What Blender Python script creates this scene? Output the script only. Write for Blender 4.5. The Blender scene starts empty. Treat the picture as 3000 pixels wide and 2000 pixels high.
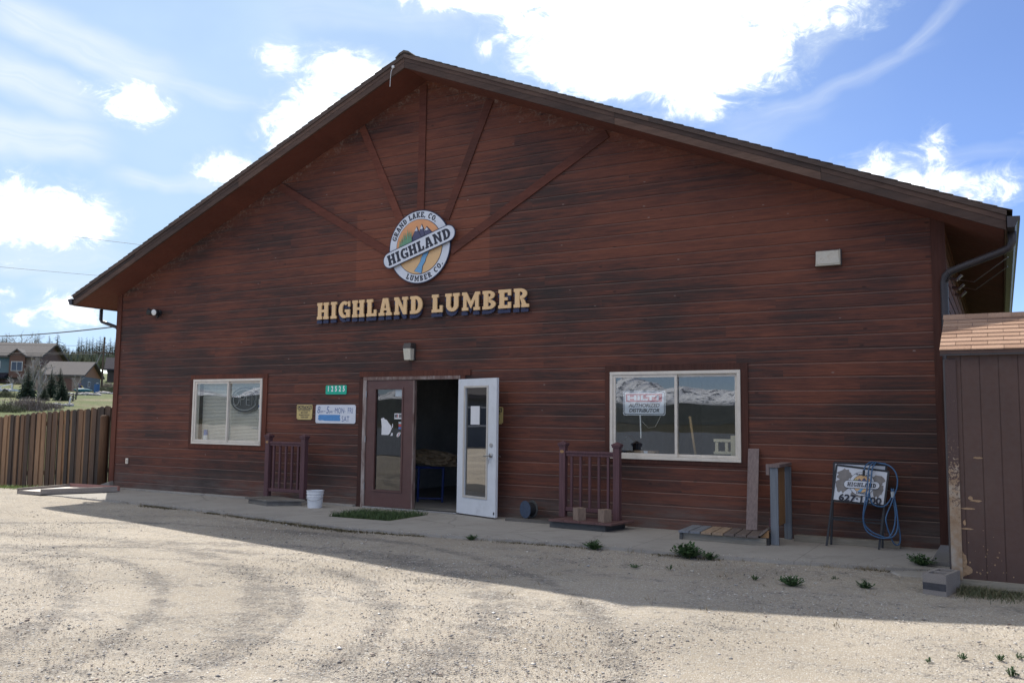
import bpy, bmesh, math, random
import numpy as np
from mathutils import Vector, Matrix

random.seed(7)
rng = np.random.default_rng(7)
PI = math.pi
R = math.radians
SC = bpy.context.scene
COL = SC.collection

# ------------------------------------------------------------------ camera
F_PX, CX, CY = 2551.2, 1500.0, 1000.0                  # focal length in pixels of the 3000 px wide photograph
YAW, PITCH, ROLL = -0.511650, 0.0888472, 0.0108172
CAM = Vector((15.6915, -11.4946, 1.4628))
fw = Vector((math.sin(YAW) * math.cos(PITCH), math.cos(YAW) * math.cos(PITCH), math.sin(PITCH)))
rt0 = Vector((math.cos(YAW), -math.sin(YAW), 0)); up0 = rt0.cross(fw)
rt = rt0 * math.cos(ROLL) + up0 * math.sin(ROLL); up = -rt0 * math.sin(ROLL) + up0 * math.cos(ROLL)
cam_d = bpy.data.cameras.new('camera')
cam_d.sensor_fit = 'HORIZONTAL'; cam_d.sensor_width = 36; cam_d.lens = F_PX / 3000 * 36
cam_d.clip_start = 0.1; cam_d.clip_end = 9000
cam = bpy.data.objects.new('camera', cam_d); COL.objects.link(cam)
m3 = Matrix((rt, up, -fw)).transposed()
cam.matrix_world = Matrix.Translation(CAM) @ m3.to_4x4()
SC.camera = cam

def ray(px, py):
    return rt * ((px - CX) / F_PX) - up * ((py - CY) / F_PX) + fw
def at(px, py, d):                                      # point seen at a pixel of the photograph, d metres into the scene
    return CAM + ray(px, py) * d

# ------------------------------------------------------------------ light
SUN_DIR = Vector((0.745, -0.560, -1.0)).normalized()    # the way the sunlight travels
SUN_EL = math.asin(-SUN_DIR.z)
SUN_AZ = math.atan2(-SUN_DIR.x, -SUN_DIR.y)             # from +Y towards +X
SUN_STRENGTH, SKY_STRENGTH, EXPOSURE = 4.0, 0.10, 0.75
sun_d = bpy.data.lights.new('sun', 'SUN'); sun_d.energy = SUN_STRENGTH; sun_d.angle = R(0.53); sun_d.color = (1.0, 0.95, 0.87)
sun = bpy.data.objects.new('sun', sun_d); COL.objects.link(sun)
sun.rotation_euler = SUN_DIR.to_track_quat('-Z', 'Y').to_euler(); sun.location = (0, 30, 40)
SC.view_settings.view_transform = 'Standard'; SC.view_settings.look = 'None'
SC.view_settings.exposure = EXPOSURE; SC.view_settings.gamma = 1; SC.view_settings.use_curve_mapping = False
SC.cycles.max_bounces = 8; SC.cycles.transparent_max_bounces = 16
SC.cycles.use_denoising = True

class NT:                                               # small helper for writing node trees
    def __init__(s, tree): s.t = tree; s.n = tree.nodes; s.l = tree.links
    def node(s, typ, ins=None, **props):
        n = s.n.new(typ)
        for k, v in props.items(): setattr(n, k, v)
        for k, v in (ins or {}).items(): s.set(n.inputs[k], v)
        return n
    def set(s, sock, v):
        if hasattr(v, 'is_output') or isinstance(v, bpy.types.NodeSocket): s.l.new(v, sock)
        else:
            if hasattr(sock.default_value, '__len__') and not hasattr(v, '__len__'): v = (v,) * len(sock.default_value)
            if hasattr(v, '__len__') and hasattr(sock.default_value, '__len__') and len(v) == 3 and len(sock.default_value) == 4: v = (*v, 1)
            sock.default_value = v
    def math(s, op, a, b=None, c=None, clamp=False):
        n = s.n.new('ShaderNodeMath'); n.operation = op; n.use_clamp = clamp
        for i, v in enumerate((a, b, c)):
            if v is not None: s.set(n.inputs[i], v)
        return n.outputs[0]
    def add(s, a, b): return s.math('ADD', a, b)
    def mul(s, a, b): return s.math('MULTIPLY', a, b)
    def sub(s, a, b): return s.math('SUBTRACT', a, b)
    def vmath(s, op, a, b=None):
        n = s.n.new('ShaderNodeVectorMath'); n.operation = op; s.set(n.inputs[0], a)
        if b is not None: s.set(n.inputs[1], b)
        return n.outputs['Value'] if op in ('DOT_PRODUCT', 'LENGTH', 'DISTANCE') else n.outputs[0]
    def smooth(s, v, a, b, lo=0.0, hi=1.0):
        n = s.n.new('ShaderNodeMapRange'); n.interpolation_type = 'SMOOTHSTEP'
        for i, x in enumerate((v, a, b, lo, hi)): s.set(n.inputs[i], x)
        return n.outputs[0]
    def mix(s, f, a, b, blend='MIX'):
        n = s.n.new('ShaderNodeMix'); n.data_type = 'RGBA'; n.blend_type = blend
        s.set(n.inputs[0], f); s.set(n.inputs[6], a); s.set(n.inputs[7], b)
        return n.outputs[2]
    def noise(s, vec, scale=1.0, detail=4.0, rough=0.55, dist=0.0):
        n = s.node('ShaderNodeTexNoise', {'Vector': vec, 'Scale': scale, 'Detail': detail, 'Roughness': rough, 'Distortion': dist})
        return n.outputs['Fac']
    def voronoi(s, vec, scale, feature='F1', rnd=1.0):
        n = s.node('ShaderNodeTexVoronoi', {'Vector': vec, 'Scale': scale}, feature=feature)
        if 'Randomness' in n.inputs: n.inputs['Randomness'].default_value = rnd
        return n
    def comb(s, x, y, z):
        n = s.n.new('ShaderNodeCombineXYZ')
        for i, v in enumerate((x, y, z)): s.set(n.inputs[i], v)
        return n.outputs[0]
    def sep(s, v):
        n = s.n.new('ShaderNodeSeparateXYZ'); s.set(n.inputs[0], v); return n.outputs
    def ramp(s, f, stops, interp='LINEAR'):
        n = s.n.new('ShaderNodeValToRGB'); n.color_ramp.interpolation = interp; e = n.color_ramp.elements
        while len(e) < len(stops): e.new(0.5)
        for q, (p, c) in zip(e, stops): q.position = p; q.color = (*c, 1) if len(c) == 3 else c
        s.set(n.inputs[0], f); return n.outputs[0]
    def bump(s, h, strength=0.5, dist=0.01):
        return s.node('ShaderNodeBump', {'Height': h, 'Strength': strength, 'Distance': dist}).outputs[0]

# ------------------------------------------------------------------ sky
world = bpy.data.worlds.new('World'); SC.world = world; world.use_nodes = True
world.cycles_visibility.camera = True
W = NT(world.node_tree); W.n.clear()
sky = W.node('ShaderNodeTexSky', sky_type='NISHITA', sun_disc=False)
sky.sun_elevation = SUN_EL; sky.sun_rotation = SUN_AZ; sky.altitude = 2500; sky.air_density = 1.0; sky.dust_density = 0.9; sky.ozone_density = 1.4
gen = W.node('ShaderNodeTexCoord').outputs['Generated']
dx, dy, dz = W.sep(gen)
az = W.math('ARCTAN2', dx, dy)
el = W.math('ARCSINE', dz)
def azel(px, py):
    d = ray(px * 1.27551, py * 1.27551).normalized(); return math.atan2(d.x, d.y), math.asin(d.z)
# cumulus heaps: azimuth, elevation, half width, half height (as seen at the middle of the photograph), weight
HEAPS = [(1480, 40, 320, 120, 1.5), (1330, 110, 150, 95, 1.2), (1600, 120, 210, 125, 1.4), (1420, 165, 190, 60, 1.2), (1600, 225, 85, 50, .9), (1790, 25, 170, 75, .95), (1120, -12, 200, 45, 1.0),
         (800, 170, 100, 58, 1.0), (735, 250, 90, 50, .95), (665, 300, 75, 55, .95), (642, 136, 40, 30, .38), (292, 232, 72, 44, .72),
         (70, 490, 150, 74, 1.15), (185, 512, 62, 42, .9), (522, 392, 60, 30, .55), (165, 715, 58, 40, .55), (12, 676, 22, 16, .3), (62, 730, 26, 14, .3),
         (2110, 424, 100, 46, .85), (2030, 395, 74, 38, .5), (2265, 428, 66, 34, .5), (2146, 345, 22, 36, .34), (1108, 108, 18, 22, .45),
         (-500, 560, 260, 110, 1.0), (-900, 250, 300, 120, 1.0), (2900, 250, 260, 120, 1.0), (1600, -900, 500, 180, 1.0), (300, -900, 420, 160, .9)]
nvec = W.node('ShaderNodeVectorMath', {0: gen, 1: (1, 1, 1.6)}, operation='MULTIPLY').outputs[0]
n_big = W.noise(nvec, 9.0, 3.0, .5)
n_mid = W.noise(nvec, 24.0, 9.0, .66, .9)
n_fine = W.noise(nvec, 85.0, 4.0, .6)
k_px = 1.27551 / F_PX
field = None
for (px, py, hw, hh, wt) in HEAPS:
    a0, e0 = azel(px, py)
    ca = math.cos(e0)
    ddx = W.mul(W.sub(az, a0), ca / (hw * k_px)); dde = W.mul(W.sub(el, e0), 1 / (hh * k_px))
    dd = W.add(W.mul(ddx, ddx), W.mul(dde, dde))
    v = W.math('MULTIPLY_ADD', dd, -wt, wt)
    field = v if field is None else W.math('SMOOTH_MAX', field, v, 0.25)
dens = W.add(field, W.add(W.mul(W.sub(n_mid, .5), 3.6), W.add(W.mul(W.sub(n_big, .5), 1.0), W.mul(W.sub(n_fine, .5), .8))))
heap = W.smooth(dens, -.12, 1.15)
heap_soft = W.smooth(dens, -.9, .5, 0, .45)
# thin high streaks, drawn out along slanting lines
def streak(px0, py0, px1, py1, width, op):
    a0, e0 = azel(px0, py0); a1, e1 = azel(px1, py1)
    L = math.hypot(a1 - a0, e1 - e0); ux, uy = (a1 - a0) / L, (e1 - e0) / L
    du = W.sub(az, a0); dv = W.sub(el, e0)
    t = W.add(W.mul(du, ux / L), W.mul(dv, uy / L))
    q = W.add(W.mul(du, -uy), W.mul(dv, ux))
    wob = W.mul(W.sub(n_big, .5), .06)
    q = W.math('ABSOLUTE', W.add(q, wob))
    sn = W.noise(W.comb(W.mul(t, L * 5), W.mul(q, 60), .3), 1.0, 5.0, .6)
    m = W.mul(W.smooth(q, 0, width * k_px, 1, 0), W.mul(W.smooth(t, -.15, .25), W.smooth(t, .7, 1.15, 1, 0)))
    return W.mul(m, W.mul(W.smooth(sn, .2, .75, .35, 1.0), op))
cir = None
for st in ((-60, 20, 420, 190, 60, .97), (300, 150, 600, 250, 30, .6), (-60, 150, 230, 260, 60, .95), (-80, 310, 260, 345, 70, .9), (250, 405, 560, 415, 26, .7), (-40, 580, 320, 590, 40, .6), (60, 620, 300, 640, 30, .5),
           (1720, 290, 2120, 110, 26, .42), (2050, 150, 2230, -40, 24, .4), (1830, 130, 1960, -20, 55, .32), (1650, 330, 1900, 230, 45, .25), (2050, 400, 2380, 330, 30, .25), (600, 30, 1150, 40, 60, .3)):
    c = streak(*st); cir = c if cir is None else W.math('MAXIMUM', cir, c)
skyc = W.mix(1.0, sky.outputs[0], (.78, .84, 1.06, 1), 'MULTIPLY')
# pale veil of high haze on the sun's side of the sky
sd = W.vmath('DOT_PRODUCT', gen, tuple(-SUN_DIR))
veil = W.mul(W.smooth(sd, .40, .76, 0, .95), W.smooth(az, .02, -.80, .12, 1.0))
veil = W.mul(veil, W.smooth(n_big, .2, .8, .75, 1.0))
CLOUD = (11.0, 11.1, 11.3, 1)
skyc = W.mix(veil, skyc, (3.5, 4.7, 5.9, 1))
skyc = W.mix(cir, skyc, (5.4, 5.9, 6.4, 1))
skyc = W.mix(heap_soft, skyc, (4.6, 5.4, 6.2, 1))
shade = W.smooth(W.noise(nvec, 14.0, 4.0, .5), .45, .75, 0, .22)
cloudc = W.mix(shade, CLOUD, (5.2, 5.5, 6.0, 1))
skyc = W.mix(heap, skyc, cloudc)
# unseen broken cloud, added high behind the camera to lift the shade
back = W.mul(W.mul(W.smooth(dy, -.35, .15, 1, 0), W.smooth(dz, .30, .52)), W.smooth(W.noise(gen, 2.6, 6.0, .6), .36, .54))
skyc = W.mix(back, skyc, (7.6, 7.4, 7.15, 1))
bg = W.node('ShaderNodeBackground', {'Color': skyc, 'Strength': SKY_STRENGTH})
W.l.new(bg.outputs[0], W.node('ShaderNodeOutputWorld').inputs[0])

# ------------------------------------------------------------------ materials
MATS = {}
def new_mat(name):
    m = bpy.data.materials.new(name); m.use_nodes = True; T = NT(m.node_tree); T.n.clear()
    b = T.node('ShaderNodeBsdfPrincipled'); o = T.node('ShaderNodeOutputMaterial'); T.l.new(b.outputs[0], o.inputs[0])
    MATS[name] = m
    return m, T, b, o
def coords(T): return T.node('ShaderNodeTexCoord').outputs['Object']
def rnd_attr(T): return T.node('ShaderNodeAttribute', attribute_name='rnd').outputs['Fac']

def paint(name, col, rough=.55, var=.12, scale=7.0, metal=0.0, dirt=None, dirt_amt=.3, bump=0.0, spec=.5):
    m, T, b, o = new_mat(name); c = coords(T)
    n = T.noise(c, scale, 6, .6); n2 = T.noise(c, scale * 9, 4, .6)
    f = T.add(T.mul(n, .7), T.mul(n2, .3))
    k = T.smooth(f, .3, .7, 1 - var, 1 + var)
    cc = T.mix(1.0, (*col, 1), T.comb(k, k, k), 'MULTIPLY')
    if dirt: cc = T.mix(T.smooth(T.noise(c, scale * .8, 8, .7), .5, .72, 0, dirt_amt), cc, (*dirt, 1))
    T.set(b.inputs['Base Color'], cc)
    T.set(b.inputs['Roughness'], T.smooth(n2, .3, .7, max(.02, rough - .1), min(1, rough + .1)))
    b.inputs['Metallic'].default_value = metal; b.inputs['Specular IOR Level'].default_value = spec
    if bump: T.set(b.inputs['Normal'], T.bump(n2, bump, .004))
    return m

def wood(name, stops, axis='X', stretch=12.0, freq=5.0, rough=.8, var=.5, bump=.35, knots=True):
    m, T, b, o = new_mat(name); c = coords(T); r = rnd_attr(T)
    wn = T.node('ShaderNodeTexWhiteNoise', {'W': T.mul(r, 91.7)}, noise_dimensions='1D')
    wr, wg, wb = T.sep(wn.outputs['Color'])
    x, y, z = T.sep(c)
    sc = {'X': (1 / stretch, 1, 1), 'Y': (1, 1 / stretch, 1), 'Z': (1, 1, 1 / stretch)}[axis]
    v = T.comb(T.add(T.mul(x, sc[0]), T.mul(wr, 37)), T.add(T.mul(y, sc[1]), T.mul(wg, 23)), T.add(T.mul(z, sc[2]), T.mul(wb, 51)))
    n = T.noise(v, freq, 6, .6, .4); g = T.noise(v, freq * 11, 5, .65)
    f = T.add(T.add(T.mul(n, .75), T.mul(g, .25)), T.mul(T.sub(wr, .5), var))
    cc = T.ramp(f, stops)
    k = T.smooth(g, .25, .75, .72, 1.2)
    cc = T.mix(1.0, cc, T.comb(k, k, k), 'MULTIPLY')
    if knots:
        kn = T.voronoi(v, freq * .9).outputs['Distance']
        cc = T.mix(T.smooth(kn, .03, .10, .6, 0), cc, (.03, .018, .012, 1))
    T.set(b.inputs['Base Color'], cc); b.inputs['Roughness'].default_value = rough; b.inputs['Specular IOR Level'].default_value = .25
    T.set(b.inputs['Normal'], T.bump(T.add(T.mul(g, .6), n), bump, .004))
    return m

def siding_mat():
    m, T, b, o = new_mat('weathered_red_siding'); c = coords(T); r = rnd_attr(T)
    wn = T.node('ShaderNodeTexWhiteNoise', {'W': T.mul(r, 77.3)}, noise_dimensions='1D')
    wr, wg, wb = T.sep(wn.outputs['Color'])
    x, y, z = T.sep(c)
    v = T.comb(T.add(T.mul(x, .55), T.mul(wr, 2.2)), y, T.add(T.mul(z, 11.0), T.mul(wg, 1.2)))
    n1 = T.noise(v, 1.7, 8, .66, .25)
    n1b = T.noise(T.comb(T.add(T.mul(x, 1.4), T.mul(wg, 17)), y, T.add(T.mul(z, 16.0), T.mul(wr, 11))), 2.3, 7, .70, .3)
    n2 = T.noise(T.comb(T.mul(x, .38), 0.0, T.mul(z, .75)), 1.5, 3, .5)
    reg = T.ramp(T.mul(z, 1 / 7.0), [(0, (.50,) * 3), (.12, (.48,) * 3), (.27, (.52,) * 3), (.45, (.55,) * 3), (.62, (.46,) * 3), (.85, (.37,) * 3), (1, (.30,) * 3)])
    w = T.add(T.add(T.mul(T.sub(n1, .5), 1.35), T.mul(T.sub(n2, .5), 1.25)), T.add(T.mul(T.sub(wb, .5), .15), T.mul(T.sub(n1b, .5), .55)))
    w = T.add(w, reg)
    w = T.sub(w, T.mul(T.mul(T.smooth(x, 9.5, 14.5), T.smooth(z, 2.2, 3.4)), .16))
    # clean rectangle where an older board once hung behind the round sign
    rx = T.mul(T.smooth(x, 6.16, 6.19), T.smooth(x, 8.80, 8.83, 1, 0)); rz = T.mul(T.smooth(z, 3.66, 3.69), T.smooth(z, 4.90, 4.93, 1, 0))
    patch = T.mul(rx, rz)
    w = T.sub(w, T.mul(patch, .28))
    cc = T.ramp(w, [(0.0, (0.1958, 0.0661, 0.0374)), (.30, (0.1496, 0.0522, 0.0322)), (.50, (0.1027, 0.0400, 0.0287)), (.66, (0.0635, 0.0322, 0.0261)), (.82, (0.0452, 0.0287, 0.0252)), (1.0, (0.0331, 0.0244, 0.0226))])
    g = T.noise(T.comb(T.mul(x, 2.2), T.mul(wr, 9), T.mul(z, 70)), 2.2, 5, .7)
    k = T.smooth(g, .25, .75, .70, 1.28)
    cc = T.mix(1.0, cc, T.comb(k, k, k), 'MULTIPLY')
    # knots
    kn = T.voronoi(T.comb(T.mul(x, 1.1), 0.0, T.add(T.mul(z, 2.4), T.mul(wr, 5))), 1.9).outputs['Distance']
    cc = T.mix(T.smooth(kn, .035, .085, .65, 0), cc, (.022, .014, .012, 1))
    # nail heads / paint flecks
    fl = T.voronoi(T.comb(T.mul(x, 2.4), 0.0, T.mul(z, 5.8)), 1.0, rnd=.55).outputs['Distance']
    cc = T.mix(T.smooth(fl, .035, .055, .55, 0), cc, (.30, .25, .22, 1))
    # splashed dust low on the wall
    dz_ = T.mul(T.smooth(z, .02, .55, 1, 0), T.smooth(T.noise(T.comb(T.mul(x, 1.1), 0.0, T.mul(z, 5)), 1.8, 6, .65), .30, .68, .15, .85))
    cc = T.mix(dz_, cc, (.135, .112, .098, 1))
    # pale old cobwebs under the rake
    d = T.sub(T.sub(7.03, T.mul(T.math('ABSOLUTE', T.sub(x, 7.575)), .4167)), z)
    cw = T.noise(T.comb(T.mul(x, 3), 0.0, T.mul(z, 3)), 3.2, 8, .75, 1.6)
    cm = T.mul(T.mul(T.smooth(d, .02, .34, 1, 0), T.smooth(cw, .50, .66, 0, .55)), T.smooth(x, 9.5, 12.5, 1, .15))
    cc = T.mix(cm, cc, (.32, .26, .21, 1))
    # dust lying on the upward ledges
    nz = T.sep(T.node('ShaderNodeNewGeometry').outputs['Normal'])[2]
    cc = T.mix(T.smooth(nz, .25, .5, 0, .50), cc, (.20, .14, .115, 1))
    T.set(b.inputs['Base Color'], cc); b.inputs['Roughness'].default_value = .72; b.inputs['Specular IOR Level'].default_value = .3
    T.set(b.inputs['Normal'], T.bump(T.add(T.mul(g, .8), T.mul(n1b, .5)), .35, .004))
    return m

def shingle_mat(name, c1, c2, c3):
    m, T, b, o = new_mat(name); c = coords(T); r = rnd_attr(T)
    n = T.noise(c, 160, 3, .6); n2 = T.noise(c, 2.2, 4, .6)
    f = T.add(T.mul(r, .55), T.add(T.mul(n2, .3), T.mul(n, .25)))
    cc = T.ramp(f, [(.2, c1), (.55, c2), (.9, c3)])
    k = T.smooth(n, .3, .7, .7, 1.25); cc = T.mix(1.0, cc, T.comb(k, k, k), 'MULTIPLY')
    T.set(b.inputs['Base Color'], cc); b.inputs['Roughness'].default_value = .95; b.inputs['Specular IOR Level'].default_value = .15
    T.set(b.inputs['Normal'], T.bump(n, .6, .003))
    return m

def glass_mat(name, tint=(.93, .96, .95), refl=.14):
    m, T, b, o = new_mat(name); T.n.remove(b)
    tr = T.node('ShaderNodeBsdfTransparent', {'Color': tint})
    wob = T.bump(T.noise(coords(T), 1.3, 2, .5), .05, .02)
    gl = T.node('ShaderNodeBsdfGlossy', {'Color': (1, 1, 1, 1), 'Roughness': 0.0, 'Normal': wob})
    ge = T.node('ShaderNodeNewGeometry')
    cth = T.math('ABSOLUTE', T.vmath('DOT_PRODUCT', ge.outputs['Normal'], ge.outputs['Incoming']))
    f = T.math('MULTIPLY_ADD', T.math('POWER', T.math('SUBTRACT', 1.0, cth, clamp=True), 5.0), .95 - refl, refl, clamp=True)
    mx = T.node('ShaderNodeMixShader', {0: f, 1: tr.outputs[0], 2: gl.outputs[0]})
    T.l.new(mx.outputs[0], o.inputs[0])
    return m

TRACKS = ((6.62, -9.81, 5.26, .34), (8.54, -8.10, 3.64, .22), (9.21, -7.08, 3.37, .36), (6.62, -9.81, 3.75, .26), (6.62, -9.81, 4.45, .16), (7.9, -9.0, 6.3, .20), (6.8, -9.6, 2.3, .30), (8.54, -8.10, 2.95, .14))
def gravel_mat():
    m, T, b, o = new_mat('gravel'); c = coords(T); x, y, z = T.sep(c)
    warp = T.node('ShaderNodeTexNoise', {'Vector': c, 'Scale': 3.0, 'Detail': 3})
    v1 = T.voronoi(c, 62); v2 = T.voronoi(c, 34); v3 = T.voronoi(c, 130)
    st1 = T.sep(v1.outputs['Color'])[0]; st2 = T.sep(v2.outputs['Color'])[1]; st3 = T.sep(v3.outputs['Color'])[2]
    pal = [(0, (.18, .155, .135)), (.16, (.29, .255, .225)), (.34, (.40, .345, .285)), (.52, (.35, .315, .285)), (.68, (.45, .395, .335)), (.84, (.43, .355, .29)), (.93, (.56, .51, .45)), (1, (.68, .64, .59))]
    c1 = T.ramp(st1, pal); c2 = T.ramp(st2, pal); c3 = T.ramp(st3, pal)
    sand = T.ramp(T.noise(c, 240, 3, .7), [(.25, (.33, .275, .215)), (.55, (.41, .345, .275)), (.8, (.48, .415, .34))])
    big = T.noise(T.comb(T.add(T.mul(x, .42), T.mul(y, .18)), T.sub(T.mul(y, 1.5), T.mul(x, .35)), 0.0), 1.5, 8, .68, .4)
    mid = T.noise(c, 5.5, 7, .70, .4)
    # wheel tracks curving past the front: loose coarse stone pushed up between packed strips
    def ring(cx, cy, r, w):
        dd = T.math('ABSOLUTE', T.sub(T.vmath('DISTANCE', T.comb(x, y, 0.0), (cx, cy, 0)), r))
        return T.smooth(T.add(dd, T.mul(T.sub(mid, .5), .34)), 0, w, 1, 0)
    tr = None
    for (cx, cy, r, w) in TRACKS:
        q = ring(cx, cy, r, w); tr = q if tr is None else T.math('MAXIMUM', tr, q)
    stony = T.add(T.add(T.mul(T.sub(big, .5), 1.05), T.mul(T.sub(mid, .5), 1.1)), T.add(.42, T.mul(tr, .16)))
    cov1 = T.smooth(T.add(stony, T.mul(T.sub(T.noise(c, 22, 3, .6), .5), .8)), .26, .74)
    cov2 = T.smooth(stony, .62, .86, 0, .8)
    base = T.mix(T.smooth(st3, .70, .74), sand, c3)
    cc = T.mix(cov1, base, T.mix(.5, c1, c3))
    cc = T.mix(cov1, base, c1)
    cc = T.mix(cov2, cc, c2)
    tone = T.smooth(T.noise(T.comb(x, y, 0.0), .45, 4, .55), .3, .7, .86, 1.12)
    tone = T.mul(tone, .92); cc = T.mix(1.0, cc, T.comb(T.mul(tone, .955), T.mul(tone, .985), T.mul(tone, .985)), 'MULTIPLY')
    grey = T.smooth(T.add(T.add(stony, T.mul(tr, .17)), T.mul(T.sub(T.noise(c, 9, 5, .7), .5), .9)), .46, .84, 0, .62)
    cc = T.mix(grey, cc, T.mix(1.0, cc, (.55, .55, .57, 1), 'MULTIPLY'))
    # thin spread of soil and turf away from the yard
    far = T.smooth(T.add(y, T.mul(T.sub(big, .5), 3)), 1.0, 3.0)
    turf = T.ramp(T.noise(c, .22, 9, .68), [(.30, (.055, .075, .022)), (.48, (.085, .105, .032)), (.60, (.13, .12, .06)), (.72, (.27, .215, .145))])
    tk = T.smooth(T.noise(c, 4.0, 5, .7), .3, .7, .7, 1.3); turf = T.mix(1.0, turf, T.comb(tk, tk, tk), 'MULTIPLY')
    back = T.smooth(T.add(y, T.mul(T.sub(big, .5), 6)), -96, -90, 1, 0)
    meadow = T.ramp(T.noise(c, .05, 6, .6), [(.3, (.042, .042, .026)), (.7, (.075, .066, .038))])
    cc = T.mix(far, cc, turf); cc = T.mix(back, cc, meadow)
    # soil line along the concrete
    T.set(b.inputs['Base Color'], cc); b.inputs['Roughness'].default_value = .93; b.inputs['Specular IOR Level'].default_value = .2
    h1 = T.mul(T.math('SUBTRACT', .5, v1.outputs['Distance']), cov1)
    h = T.add(T.add(T.mul(h1, 1.1), T.mul(T.sub(.5, v3.outputs['Distance']), .35)), T.add(T.mul(T.mul(T.sub(.5, v2.outputs['Distance']), cov2), 1.4), T.mul(mid, .8)))
    T.set(b.inputs['Normal'], T.bump(h, .8, .018))
    return m

def concrete_mat(name='concrete', base=(.34, .32, .29)):
    m, T, b, o = new_mat(name); c = coords(T)
    n = T.noise(c, 1.7, 8, .65); g = T.noise(c, 120, 3, .6); s = T.noise(c, .6, 4, .5)
    f = T.add(T.mul(n, .6), T.add(T.mul(s, .3), T.mul(g, .1)))
    cc = T.ramp(f, [(.25, tuple(q * .72 for q in base)), (.5, base), (.75, tuple(q * 1.16 for q in base))])
    k = T.smooth(g, .3, .7, .9, 1.1); cc = T.mix(1.0, cc, T.comb(k, k, k), 'MULTIPLY')
    cr = T.node('ShaderNodeTexVoronoi', {'Vector': T.vmath('ADD', c, T.comb(T.mul(n, .5), T.mul(s, .5), 0.0)), 'Scale': .42}, feature='DISTANCE_TO_EDGE').outputs['Distance']
    cc = T.mix(T.smooth(cr, .002, .006, .30, 0), cc, (.12, .11, .10, 1))
    xx = T.sep(c)[0]; jn = T.math('ABSOLUTE', T.sub(T.math('FRACT', T.mul(xx, 1 / 1.83)), .5)); jn = T.smooth(jn, .0, .0035, .55, 0)
    if name == 'concrete': cc = T.mix(jn, cc, (.07, .065, .06, 1))
    st = T.smooth(T.noise(c, 2.6, 7, .7, .8), .54, .70, 0, .45); cc = T.mix(st, cc, tuple(q * .55 for q in base) + (1,))
    T.set(b.inputs['Base Color'], cc); b.inputs['Roughness'].default_value = .9; b.inputs['Specular IOR Level'].default_value = .2
    T.set(b.inputs['Normal'], T.bump(T.add(g, T.mul(n, .5)), .35, .004))
    return m

def leaf_mat(name, c1, c2):
    m, T, b, o = new_mat(name); r = rnd_attr(T)
    T.set(b.inputs['Base Color'], T.ramp(r, [(0, c1), (1, c2)])); b.inputs['Roughness'].default_value = .65
    return m
def plain(name, col, rough=.5, metal=0.0):
    m, T, b, o = new_mat(name); b.inputs['Base Color'].default_value = (*col, 1); b.inputs['Roughness'].default_value = rough; b.inputs['Metallic'].default_value = metal
    return m

M_SIDING = siding_mat()
M_TRIM = wood('red_brown_trim', [(.2, (0.1443, 0.0484, 0.0296)), (.5, (0.1053, 0.0390, 0.0265)), (.8, (0.0585, 0.0281, 0.0226))], 'Z', 14, 4)
M_TRIMX = wood('red_brown_trim_level', [(.2, (0.1443, 0.0484, 0.0296)), (.5, (0.1053, 0.0390, 0.0265)), (.8, (0.0585, 0.0281, 0.0226))], 'X', 14, 4)
M_RAY = wood('sunburst_wood', [(.15, (0.1827, 0.0612, 0.0382)), (.5, (0.1403, 0.0476, 0.0323)), (.85, (0.0850, 0.0357, 0.0272))], 'X', 6, 3, knots=False)
M_SOFFIT = paint('soffit_red', (0.1287, 0.0390, 0.0250), .8, .18, 1.6)
M_FASCIA = wood('weathered_fascia', [(.2, (0.1360, 0.0840, 0.0624)), (.45, (0.0880, 0.0560, 0.0448)), (.65, (0.0520, 0.0368, 0.0320)), (.85, (0.0280, 0.0224, 0.0216))], 'X', 10, 4, bump=.5)
M_FASCIA2 = wood('weathered_drip_board', [(.2, (0.1600, 0.1120, 0.0880)), (.5, (0.1120, 0.0784, 0.0640)), (.85, (0.0560, 0.0440, 0.0400))], 'X', 10, 4)
M_ROOF = shingle_mat('brown_shingle', (.06, .05, .045), (.10, .082, .07), (.15, .125, .105))
M_TANROOF = shingle_mat('tan_shingle', (.27, .165, .115), (.34, .215, .148), (.42, .275, .195))
M_GUTTER = paint('brown_gutter', (0.0420, 0.0350, 0.0364), .45, .15)
M_VINYL = paint('cream_vinyl', (.68, .62, .53), .45, .06, dirt=(.25, .22, .18), dirt_amt=.25)
M_GLASS = glass_mat('window_glass', refl=.16)
M_DGLASS = glass_mat('door_glass', tint=(.60, .62, .61), refl=.10)
M_WGLASS = glass_mat('white_door_glass', tint=(.16, .16, .16), refl=.30)
M_BLIND = paint('blind_beige', (.74, .70, .60), .6, .06)
M_DARK = paint('interior_dark', (.55, .54, .52), .9, .2, 1.0)
M_IFLOOR = paint('interior_floor', (.30, .29, .28), .8, .2, 1.0)
M_BDOOR = paint('brown_door_paint', (.108, .050, .042), .5, .12, 5, dirt=(.15, .10, .08), dirt_amt=.35)
M_WDOOR = paint('white_door_paint', (.66, .68, .70), .4, .05, 4, dirt=(.40, .40, .40), dirt_amt=.35)
M_OLDJAMB = wood('peeling_jamb', [(.3, (.42, .37, .34)), (.5, (.22, .16, .14)), (.7, (.11, .055, .045))], 'Z', 4, 14, var=.2)
M_CREAMSTRIP = paint('cream_bead', (.52, .48, .42), .5, .08)
M_METAL = paint('dull_metal', (.42, .42, .42), .35, .1, metal=.9)
M_BLACK = paint('black_metal', (.022, .023, .026), .5, .2)
M_BRONZE = paint('bronze_metal', (.05, .042, .04), .45, .2)
M_LENS = paint('clouded_lens', (.60, .57, .47), .35, .10, 9, dirt=(.38, .27, .16), dirt_amt=.5)
M_LAMPW = paint('white_lamp_face', (.72, .72, .70), .25, .06)
M_WHITE = paint('sign_white', (.66, .69, .74), .45, .05, 5)
M_NAVY = paint('sign_navy', (.022, .026, .060), .5, .10)
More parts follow.
